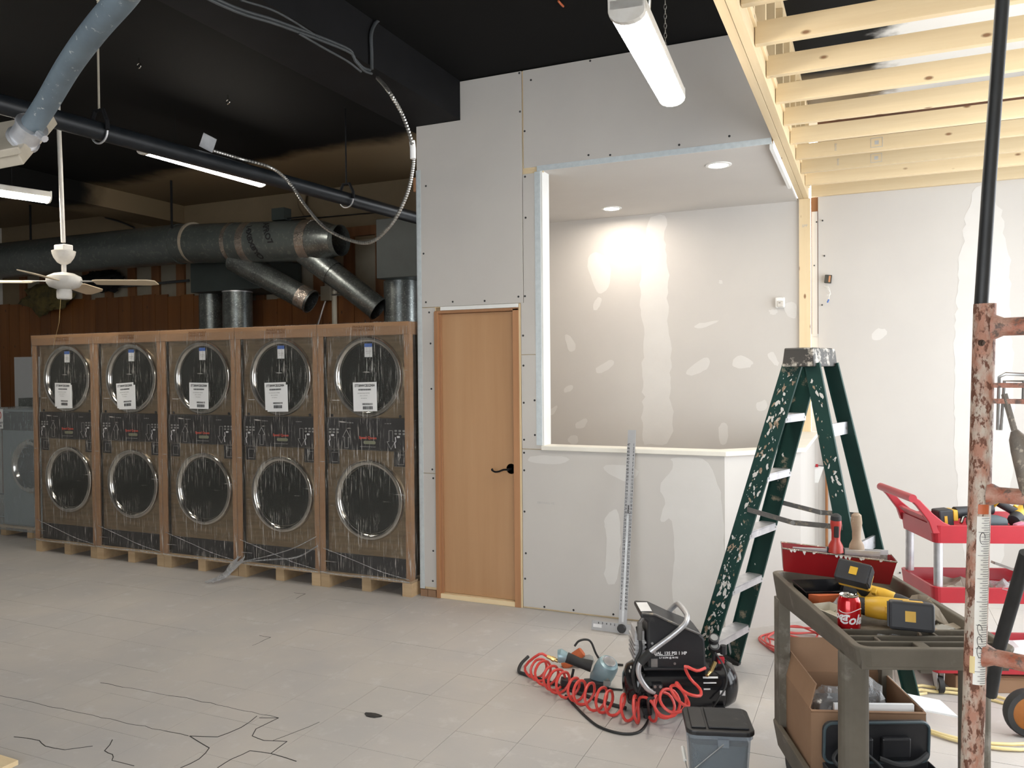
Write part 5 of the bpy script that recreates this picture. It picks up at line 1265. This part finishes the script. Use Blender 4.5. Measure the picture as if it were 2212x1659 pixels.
tp = on_cart('putty_tray', 'dirty cream putty scoop behind the soda can', 'scoop', .085, .43, ZF, .35)
MB().add(trough(.04, .048, .075, .085, .002, .03)+trough(.037, .045, .072, .082, .005, .0305), [(0, 3, 2, 1), (0, 1, 5, 4), (1, 2, 6, 5), (2, 3, 7, 6), (3, 0, 4, 7), (8, 9, 10, 11), (8, 12, 13, 9), (9, 13, 14, 10), (10, 14, 15, 11), (11, 15, 12, 8), (4, 5, 13, 12), (5, 6, 14, 13), (6, 7, 15, 14), (7, 4, 12, 15)]).build('scoop_shell', 'pvc', tp)
def crumple(name, label, cat, x, y, sx, sy, h, mat, seed, base=ZF, cart=True, loc=None, rz=0):
    """crumpled sheet: a folded grid with thickness"""
    r_ = random.Random(seed); n = 7; vs = []; fs = []
    for i in range(n):
        for j in range(n):
            e_ = 1 if 0 < i < n-1 and 0 < j < n-1 else .5
            vs.append(((i/(n-1)-.5)*sx+r_.uniform(-.12, .12)*sx/2, (j/(n-1)-.5)*sy+r_.uniform(-.12, .12)*sy/2, .003+h*e_*r_.random()))
    m = len(vs); vs += [(x_, y_, max(.0005, z_-.0025)) for x_, y_, z_ in vs]
    for i in range(n-1):
        for j in range(n-1):
            a = i*n+j; fs += [(a, a+n, a+n+1, a+1), (m+a+1, m+a+n+1, m+a+n, m+a)]
    for i in range(n-1):
        for a, b in ((i*n, (i+1)*n), ((i+1)*n+n-1, i*n+n-1), (i+1, i), ((n-1)*n+i, (n-1)*n+i+1)): fs.append((a, b, m+b, m+a))
    o = MB().add(vs, fs).build(name, mat)
    o.location = tuple(CM @ Vector((x, y, base))) if cart else loc
    o.rotation_euler = (0, 0, math.radians(21.3)+rz if cart else rz)
    return tag(o, label, cat)
crumple('paper_scrap', 'crumpled tan masking paper in the right corner of the cart tray', 'paper', .36, .40, .12, .16, .09, 'rubble', 1)
crumple('paper_scrap', 'flat cream paper scrap beside the drills on the cart', 'paper', .345, .30, .10, .10, .02, 'pvc', 2, rz=.4)
crumple('cloth_rag', 'white cloth rag at the near end of the cart tray', 'rag', .33, .245, .16, .04, .02, 'paper', 4)
crumple('plastic_scrap', 'small clear plastic wrapper in a cart pocket', 'wrapper', .17, .185, .09, .035, .03, 'bag_plastic', 6, base=.750)
crumple('plastic_scrap', 'smoky clear packaging behind the can on the cart', 'wrapper', .165, .52, .12, .08, .05, 'bag_plastic', 8)
br = on_cart('paint_brush', 'worn paint brush with a dirty wooden handle in the cart tray', 'brush', .37, .27, ZF, .5)
MB().box((-.035, -.025, .004), (.035, .025, .022)).build('ferrule', 'crusty_steel', br, bevel=.004)
MB().box((.035, -.025, .004), (.10, .025, .018)).build('bristles', 'rubble', br, bevel=.003)
MB().tube([(-.035, 0, .013), (-.07, 0, .015), (-.12, 0, .016)], .010, 8, rs=[.014, .009, .011]).build('handle', 'handle_wood', br, smooth=True)
# ---- lower shelf
cbx = on_cart('cardboard_carton', 'open brown cardboard carton on the lower shelf of the grey cart', 'carton', .232, .695, .128, -.03)
bw, bl_, bh = .198, .19, .275
MB().box((-bw, -bl_, 0), (bw, bl_, .005)).build('carton_base', 'cardboard_box', cbx)
for nm, a, b in (('carton_side', (-bw, -bl_, 0), (bw, -bl_+.005, bh)), ('carton_side', (-bw, bl_-.005, 0), (bw, bl_, bh)), ('carton_side', (-bw, -bl_+.005, 0), (-bw+.005, bl_-.005, bh)), ('carton_side', (bw-.005, -bl_+.005, 0), (bw, bl_-.005, bh))): box(nm, a, b, 'cardboard_box', cbx)
MB(T(0, bl_, bh) @ RX(-.25)).box((-bw, 0, 0), (bw, .005, .13)).build('carton_flap', 'cardboard_box', cbx)
MB(T(0, -bl_, bh) @ RX(.55)).box((-bw, -.005, -.15), (bw, 0, 0)).build('carton_flap', 'cardboard_box', cbx)
MB(T(-bw, 0, bh) @ RY(.25)).box((-.0, -bl_+.02, 0), (.005, bl_-.02, .09)).build('carton_flap', 'cardboard_box', cbx)
MB(T(bw, 0, bh) @ RY(1.75) @ RZ(0)).box((-.003, -bl_+.02, 0), (.003, -bl_+.16, .12)).build('carton_flap', 'paper', cbx)
MB().box((bw+.001, -bl_, .0), (bw+.0025, bl_, bh)).build('printed_side', 'paper', cbx)
MB(T(bw+.004, -.1, .1) @ RY(PI/2)).lathe([(.04, 0), (.04, .001), (.028, .001), (.028, 0)], 20, close=True).build('print_ring', 'tag_blue', cbx)
for k, (x, y, rr, mt, lb_) in enumerate(((-.085, -.02, .07, 'bag_plastic', 'clear plastic bag stuffed in the left of the carton'), (.05, .02, .085, 'bag_plastic', 'crinkled clear bag in the middle of the carton'))):
    wpos = CM @ Vector((.225+x, .68+y, .128+bh-.04))
    t = thing('plastic_bag', lb_, 'bag', tuple(wpos), .3*k, 'bags in the carton')
    rr_ = random.Random(20+k)
    mb = MB().ball((0, 0, 0), rr, 20); mb.v = [tuple(Vector(v)*(1+.35*mnoise.noise(Vector(v)*28+Vector((k*5, 0, 0))))) for v in mb.v]
    mb.build('bag_film', mt, t)
    MB(RZ(.4) @ RX(.5)).box((-.05, -.02, -.04), (.05, .02, .04)).build('bagged_part', 'tool_black', t, bevel=.006)
crd = tag(MB(CM).box((.12, .535, .39), (.40, .55, .415)).build('paper_sheet', 'paper'), 'white paper sheet tucked along the front of the carton', 'paper')
pn = on_cart('tool_case', 'open black moulded tool case on the lower shelf of the cart', 'tool case', .23, .32, .128, .05)
MB().add(trough(.175, .185, .105, .115, .0, .13)+trough(.169, .179, .099, .109, .006, .1305), [(0, 3, 2, 1), (0, 1, 5, 4), (1, 2, 6, 5), (2, 3, 7, 6), (3, 0, 4, 7), (8, 9, 10, 11), (8, 12, 13, 9), (9, 13, 14, 10), (10, 14, 15, 11), (11, 15, 12, 8), (4, 5, 13, 12), (5, 6, 14, 13), (6, 7, 15, 14), (7, 4, 12, 15)]).build('case_shell', 'black_plastic', pn, bevel=.003)
lidm = T(0, .118, .125) @ RX(.06)
MB(lidm).prism(rounded(.37, .15, .03, cx=0, cz=.075), -.006, .006, 'y').build('case_lid', 'black_plastic', pn, bevel=.002)
MB(lidm).tube([(x, -.008, z) for x, z in rounded(.362, .142, .028, cx=0, cz=.075)], .005, 6, closed=True).build('lid_rim', 'tool_teal', pn, smooth=True)
for x in (-.07, .06): MB(lidm).box((x-.05, -.03, .03), (x+.05, -.007, .10)).build('moulded_pocket', 'black_plastic', pn, bevel=.006)
MB(lidm).tube(smooth_path([(.0, -.03, .03), (.06, -.045, .015), (.12, -.04, .02), (.17, -.02, .04)]), .010, 8).build('case_strap', 'rubber', pn, smooth=True)
MB().box((-.15, -.08, .02), (-.05, .07, .11)).build('charger', 'tool_black', pn, bevel=.006)
MB().tube(smooth_path([(-.12, .05, .11), (-.16, .08, .16), (-.10, .09, .20), (-.03, .06, .16), (.02, .02, .10)]), .006, 8).build('charger_cord', 'rubber', pn, smooth=True)
MB().box((.0, -.08, .02), (.15, .06, .09)).build('foam_insert', 'tool_teal', pn, bevel=.008)

# ================================================================== RED TOOL CART
rc = thing('tool_cart', 'red plastic tool cart with silver tube legs in front of the white wall', 'cart', (3.265, -.575, 0), math.radians(19.7))
RW, RD_ = .80, .42
def rtray(z0, z1, fz, name): 
    O0, O1 = rounded(RW-.02, RD_-.02, .03, cx=RW/2, cz=RD_/2), rounded(RW, RD_, .035, cx=RW/2, cz=RD_/2)
    I1, I0 = rounded(RW-.03, RD_-.03, .03, cx=RW/2, cz=RD_/2), rounded(RW-.05, RD_-.05, .03, cx=RW/2, cz=RD_/2)
    n = len(O0); vs = []
    for P, z in ((O0, z0), (O1, z1), (I1, z1), (I0, fz)): vs += [(x, y, z) for x, y in P]
    fs = [tuple(range(n))[::-1], tuple(range(3*n, 4*n))]
    for k in range(3): fs += [(k*n+i, k*n+(i+1) % n, (k+1)*n+(i+1) % n, (k+1)*n+i) for i in range(n)]
    return MB().add(vs, fs).build(name, 'cart_red', rc, bevel=.002)
rtray(.752, .842, .79, 'top_tray'); rtray(.455, .535, .475, 'middle_tray'); rtray(.105, .185, .125, 'bottom_tray')
for x in (.04, RW-.04):
    for y in (.04, RD_-.04):
        MB().cyl((x, y, .18), (x, y, .456), .021, 16).build('leg_tube', 'aluminium', rc, smooth=True)
        MB().cyl((x, y, .53), (x, y, .756), .021, 16).build('leg_tube', 'aluminium', rc, smooth=True)
        ct = MB().cyl((x-.012, y-.01, .042), (x+.012, y-.01, .042), .042, 18).build('caster_wheel', 'rubber', rc, smooth=True)
        MB().cyl((x-.014, y-.01, .042), (x+.014, y-.01, .042), .026, 14).build('wheel_hub', 'aluminium', ct, smooth=True)
        MB().prism([(y-.03, .104), (y+.03, .104), (y+.002, .035), (y-.022, .035)], x-.019, x-.015, 'x').prism([(y-.03, .104), (y+.03, .104), (y+.002, .035), (y-.022, .035)], x+.015, x+.019, 'x').build('caster_fork', 'aluminium', ct)
for y in (.005, RD_-.035): MB().prism([(.10, .835), (.10, .80), (.0, .80), (-.02, .86), (-.075, .935), (-.105, .965), (-.10, .99), (-.06, .965), (.0, .90), (.05, .858)], y, y+.03, 'y').build('handle_arm', 'cart_red', rc, bevel=.004)
MB().tube([(-.098, .0, .975), (-.098, RD_, .975)], .020, 14).build('handle_bar', 'cart_red', rc, smooth=True)
MB().prism([(.03, .815), (.03, .84), (-.01, .885), (-.03, .88)], .06, RD_-.06, 'y').build('handle_guard', 'cart_red', rc, bevel=.003)
RCM = T(3.265, -.575, 0) @ RZ(math.radians(19.7))
def on_red(name, label, cat, x, y, z, a=0, group=None): return thing(name, label, cat, tuple(RCM @ Vector((x, y, z))), math.radians(19.7)+a, group)
d3 = on_red('cordless_drill', 'black cordless tool with yellow clips at the handle end of the red cart', 'drill', .17, .17, .80, .1)
MB(RY(-.08)).box((-.085, -.035, .0), (-.01, .045, .10)).build('battery', 'tool_black', d3, bevel=.008)
MB(RY(-.08)).box((-.012, -.036, .04), (.012, .046, .095)).build('battery_clip', 'tool_yellow', d3, bevel=.004)
MB().tube([(.01, 0, .075), (.09, 0, .085), (.20, .0, .095)], .026, 12, rs=[.032, .024, .03]).build('grip', 'tool_black', d3, smooth=True)
MB(RY(-.08)).box((-.06, -.037, .03), (-.045, -.034, .07)).build('battery_label', 'tool_yellow', d3)
d4 = on_red('reciprocating_saw', 'dark rounded power tool lying behind the scaffold post on the red cart', 'power tool', .30, .10, .795, -.1)
MB(T(0, 0, .045) @ RY(PI/2)).lathe([(.015, -.09), (.040, -.08), (.045, -.02), (.038, .05), (.025, .09)], 18).build('motor_body', 'tool_teal', d4, smooth=True)
MB().tube([(.02, 0, .03), (.06, -.02, .02), (.10, -.02, .016)], .016, 10).build('nose', 'steel', d4, smooth=True)
d5 = on_red('cordless_drill', 'bright yellow cordless drill on the far end of the red cart', 'drill', .53, .24, .80, 0)
drill(d5, 1, False); d5.rotation_euler = (math.radians(40), math.radians(-20), math.radians(19.7+40)); d5.location.z += .05
pk_ = on_red('utility_knife', 'pink-handled folding knife with a grey blade on the red cart', 'knife', .47, .06, .80, 0)
MB().prism([(-.06, .0), (-.055, .04), (-.02, .052), (.03, .04), (.05, .0)], -.02, .02, 'y').build('handle', 'tool_pink', pk_, bevel=.006)
MB().box((.03, -.012, .002), (.19, .012, .026)).build('blade', 'aluminium', pk_, bevel=.002)
MB().cyl((-.02, -.021, .022), (-.02, .021, .022), .007, 10).build('pivot', 'ink', pk_)
rnd = random.Random(4)
for k, (x, y, L_, m_, lb_) in enumerate(((.20, .04, .16, 'handle_wood', 'wooden stirring stick on the red cart tray'), (.23, .07, .14, 'aluminium', 'thin steel bit beside the stirring stick'), (.26, .035, .12, 'crusty_steel', 'short steel strip on the red cart tray'))):
    o = MB(RZ(-.5+.1*k)).box((-L_/2, -.007, 0), (L_/2, .007, .008)).build('loose_bit', m_); o.location = tuple(RCM @ Vector((x, y, .793+.009*k))); o.rotation_euler = (0, 0, math.radians(19.7)); tag(o, lb_, 'tool', 'loose bits on the red cart')
tag(MB(RCM).tube(smooth_path([(.22, .10, .80), (.25, .14, .84), (.22, .16, .86), (.19, .13, .83)]), .008, 8).build('wire_strippers', 'chrome', smooth=True), 'chrome pliers heaped at the handle end of the red cart', 'pliers')
crumple('cloth_rag', 'brown rag under the yellow drill on the red cart', 'rag', 0, 0, .2, .12, .05, 'rubble', 12, cart=False, loc=tuple(RCM @ Vector((.56, .14, .795))), rz=.3)
# middle shelf
bc = on_red('drink_can', 'dark blue drink can lying on the middle shelf of the red cart', 'can', .52, .12, .512, -.35)
MB(RY(PI/2)).lathe([(.0, -.062), (.026, -.060), (.033, -.045), (.033, .045), (.027, .058), (.0255, .062)], 28).build('can_body', 'can_blue', bc, smooth=True)
MB(RY(PI/2)).lathe([(.0, .056), (.024, .057), (.0262, .062), (.0265, .0635), (.0245, .063), (.0235, .058)], 28).build('can_end', 'chrome', bc, smooth=True)
lt = text('can_lettering', 'usc', .036, 'print_white', bc, Matrix.Identity(4), bold=.001); refine(lt, .003)
for v in lt.data.vertices:
    a = .35+v.co.y/.0333; v.co = Vector((v.co.x-.01, -math.cos(a)*(.0336+v.co.z), math.sin(a)*(.0336+v.co.z)))
crumple('plastic_bag', 'clear plastic bag hanging over the middle shelf of the red cart', 'bag', 0, 0, .24, .14, .05, 'bag_plastic', 15, cart=False, loc=tuple(RCM @ Vector((.44, .06, .512))), rz=.2)
crumple('paper_pile', 'pile of dusty paper on the middle shelf of the red cart', 'paper', 0, 0, .26, .22, .05, 'rubble', 16, cart=False, loc=tuple(RCM @ Vector((.25, .22, .477))), rz=.1)
o = tag(MB(RCM @ T(.56, .28, .54) @ RY(.35)).box((-.15, -.02, 0), (.12, .02, .012)).build('saw_blade', 'crusty_steel'), 'long grey saw blade propped on the middle shelf', 'blade')
o = tag(MB(RCM).box((.62, .25, .478), (.69, .31, .60)).build('sponge', 'rubble', bevel=.008), 'worn yellowish sponge block on the middle shelf', 'sponge')
sp = on_red('tape_spool', 'cream tape spool on the middle shelf of the red cart', 'tape', .17, .12, .477, 0)
MB().lathe([(.02, 0), (.05, 0), (.05, .025), (.02, .025)], 24, close=True).build('tape_ring', 'pvc', sp)
MB().lathe([(.014, .002), (.0195, .002), (.0195, .023), (.014, .023)], 20, close=True).build('core', 'cardboard_box', sp)
# bottom shelf
crumple('dust_sheet', 'pale plastic dust sheet on the bottom shelf of the red cart', 'sheet', 0, 0, .6, .3, .10, 'paper', 18, cart=False, loc=tuple(RCM @ Vector((.45, .2, .13))), rz=.2)
o = tag(MB(RCM).box((.32, .05, .15), (.62, .075, .158)).build('steel_strip', 'tool_teal'), 'dark steel strip lying on the bottom shelf', 'strip')

# ================================================================== SCAFFOLD FRAME
sfd = Vector((.949, -.316, 0))
sf = thing('scaffold_frame', 'rusty painted scaffold frame with peeling pink and white paint', 'scaffold', (3.153, -3.155, 0), math.atan2(-.316, .949))
# local x runs along the bars, z up; the frame stands a touch out of plumb
SM = Matrix.Shear('XY', 4, (.019, .0)) if False else Matrix(((1, 0, .012, 0), (0, 1, .055, 0), (0, 0, 1, 0), (0, 0, 0, 1)))
R0 = .0215
leg = MB(SM).cyl((0, 0, 0), (0, 0, 1.755), R0, 24).build('leg', 'scaffold_paint', sf, smooth=True)
MB(SM).cyl((1.2, 0, 0), (1.2, 0, 1.755), R0, 24).build('leg', 'scaffold_paint', sf, smooth=True)
for z, r_ in ((1.705, .019), (1.355, .0165), (1.02, .0165), (.62, .0165), (.25, .0165)):
    b = MB(SM).cyl((.018, 0, z), (1.182, 0, z), r_, 18).build('cross_bar', 'scaffold_bar', sf, smooth=True)
    for x, sg in ((.016, 1), (1.184, -1)): MB(SM).tube([(x, 0, z), (x+sg*.02, 0, z)], r_, 18, rs=[r_+.009, r_]).build('weld_collar', 'scaffold_bar', b, smooth=True)
leg['paint'] = 'scaffold_paint'; bore(leg, SM, (0, -R0-.01, 1.672), (0, .016, 1.672), .007)
# stuck-on paper measure
tpm = MB(SM)
def arcband(z0, z1, a0, a1, r_): 
    n = 8; vs = []; 
    for z in (z0, z1):
        for rr in (r_, r_+.0006): vs += [(rr*math.sin(a0+(a1-a0)*k/n), -rr*math.cos(a0+(a1-a0)*k/n), z) for k in range(n+1)]
    m = n+1; fs = []
    for k in range(n): fs += [(m+k, m+k+1, 3*m+k+1, 3*m+k), (k, 2*m+k, 2*m+k+1, k+1), (k, k+1, m+k+1, m+k), (2*m+k, 3*m+k, 3*m+k+1, 2*m+k+1)]
    return vs, fs
vs, fs = arcband(.962, 1.31, .05, 1.25, R0+.0002); tpm.add(vs, fs); tape = tpm.build('measuring_tape', 'tape_paper', leg, smooth=True)
tk = MB(SM)
z = .965; k = 0
while z < 1.308:
    vs, fs = arcband(z, z+.0007, (.45 if k % 5 else .2) if k % 2 else .65, 1.2, R0+.0009); tk.add(vs, fs); z += .0048; k += 1
tk.build('tape_ticks', 'ink', tape)['kind'] = 'stuff'
for zc, t0 in ((1.265, .0), (1.05, .4), (1.03, .2), (1.075, .5)): 
    P = [(.55+.22*math.cos(t+t0), zc+.012*math.sin(t)) for t in [q*PI/8 for q in range(14)]]
    MB(SM).tube([((R0+.0014)*math.sin(a), -(R0+.0014)*math.cos(a), zz) for a, zz in P], .0006, 4).build('pen_scribble', 'ink', tape)
vs, fs = arcband(1.315, 1.335, .1, 1.1, R0+.0002); MB(SM).add(vs, fs).build('orange_tag', 'tool_orange', leg, smooth=True)
vs, fs = arcband(.985, 1.02, -.25, .2, R0+.0004); MB(SM).add(vs, fs).build('tape_patch', 'tape_yellow', leg, smooth=True)
# locking loop and brace hook on the leg
MB(SM).tube([(.03, .0, 1.58), (.03, 0, 1.60), (.042, 0, 1.607), (.075, 0, 1.605), (.082, 0, 1.595), (.082, 0, 1.545), (.074, 0, 1.545), (.074, 0, 1.592), (.04, 0, 1.592), (.036, 0, 1.49), (.03, 0, 1.49), (.03, 0, 1.58)], .0035, 6).build('lock_loop', 'steel', leg, smooth=True)
for z in (1.578, 1.545): MB(SM).box((.02, -.005, z), (.086, .005, z+.01)).build('lock_pin', 'scaffold_bar', leg)
# flat cross brace hooked on the leg, running down and towards the right
bs = MB(SM).tube([(.04, .0, 1.565), (.06, .0, 1.49)], .006, 8).tube([(.06, .0, 1.49), (.066, .0, 1.475), (.073, .0, 1.45), (.15, .0, 1.10), (.28, -.02, .5), (.34, -.02, .2)], .017, 12, rs=[.007, .016, .019, .017, .017, .017]).build('diagonal_brace', 'brace_steel', sf, smooth=True)
# black sleeve pole standing in the leg
pole = MB().tube([(3.198, -3.055, 1.749), (3.2, -3.053, 1.781), (3.214, -3.043, 2.01), (3.241, -3.024, 2.406), (3.276, -2.979, 2.845)], .0137, 16)
tag(pole.build('black_pole', 'cable_black', smooth=True), 'slim black pole rising from the top of the scaffold leg', 'pole')
rod2 = MB().tube([(3.327, -2.755, 1.17), (3.313, -2.708, 1.072), (3.287, -2.614, 0.888), (3.281, -2.51, 0.727)], .016, 12)
tag(rod2.build('foam_sleeve_rod', 'rubber', smooth=True), 'black foam-sleeved rod leaning behind the scaffold', 'rod')
wz = (3.584, -0.916, 0)
wl = thing('wheel', 'small rubber-tyred wheel with an orange hub behind the scaffold', 'wheel', (wz[0]+.03, wz[1], 0), .35)
MB(T(0, 0, .105) @ RX(PI/2)).lathe([(.075, -.02), (.10, -.022), (.105, -.008), (.105, .008), (.10, .022), (.075, .02)], 32, close=True).build('tyre', 'rubber', wl, smooth=True)
MB(T(0, 0, .105) @ RX(PI/2)).lathe([(.0, -.016), (.03, -.018), (.076, -.010), (.076, .010), (.03, .018), (0, .016)], 28).build('hub', 'wheel_orange', wl, smooth=True)
axl = MB(T(0, 0, .105)).cyl((0, -.04, 0), (0, .04, 0), .012, 10).build('axle', 'steel', wl, smooth=True)

# ================================================================== FLOOR CLUTTER AT THE RIGHT
yt = []
c = Vector((3.407, -0.822, 0)); 
for k in range(64):
    t = k*2*PI/30+2.2; rr = .30+.022*math.sin(t*.47)+.0006*k
    yt.append(c+Vector((rr*1.02*math.cos(t)+.02*math.sin(t*.5), rr*math.sin(t)*.95, .008+.012*(k//30)+.004*math.sin(t*1.7))))
tag(MB().tube(yt, .0075, 8).build('yellow_tube', 'tube_yellow', smooth=True), 'pale yellow plastic tubing in a loose coil on the floor', 'tubing')
ec = thing('extension_cord', 'pinkish red extension cord in a loose tangle on the floor behind the grey cart', 'cord', (*(2.568, -0.064, 0)[:2], 0))
rnd = random.Random(2); P = [Vector((2.532, -0.311, 0)), Vector((2.455, -0.221, -0)), Vector((2.374, -0.083, 0)), Vector((2.389, 0.014, 0)), Vector((2.49, 0.075, 0))]
cc = Vector((2.593, -0.053, 0))
for k in range(44):
    t = k*2*PI/11; P.append(cc+Vector(((.17+rnd.uniform(-.06, .06))*math.cos(t), (.20+rnd.uniform(-.07, .07))*math.sin(t), 0)))
P = [q+Vector((0, 0, .006+.0008*i)) for i, q in enumerate(P)]
MB(rel(ec)).tube(smooth_path(P, 5), .0055, 8).build('cord_tangle', 'cord_pink', ec, smooth=True)
cbz = (3.389, -0.721, 0)
cbd = thing('cardboard_box', 'flattened brown cardboard box on the floor below the red cart', 'carton', (3.60, -.20, 0), .35)
MB().box((-.32, -.2, 0), (.32, .2, .085)).build('box_body', 'cardboard_box', cbd, bevel=.004)
MB(T(0, 0, .086) @ RX(.05)).box((-.3, -.21, 0), (.3, .0, .004)).build('box_flap', 'cardboard_box', cbd)
o = tag(MB(T(*(3.021, -0.668, 0)) @ RZ(.5)).box((-.04, -.02, 0), (.04, .02, .03)).build('offcut_block', 'tool_black', bevel=.004), 'small dark offcut block on the floor beside the carton', 'block')
# pale board that just enters the view at the near left
bdq = (-0.382, -2.838, 0)
o = tag(MB(T(bdq[0], bdq[1], 0) @ RZ(-.02)).box((-.9, -.32, .0), (.12, .0, .02)).build('loose_board', 'pine'), 'pale loose board lying on the floor by the cracked tiles', 'board')
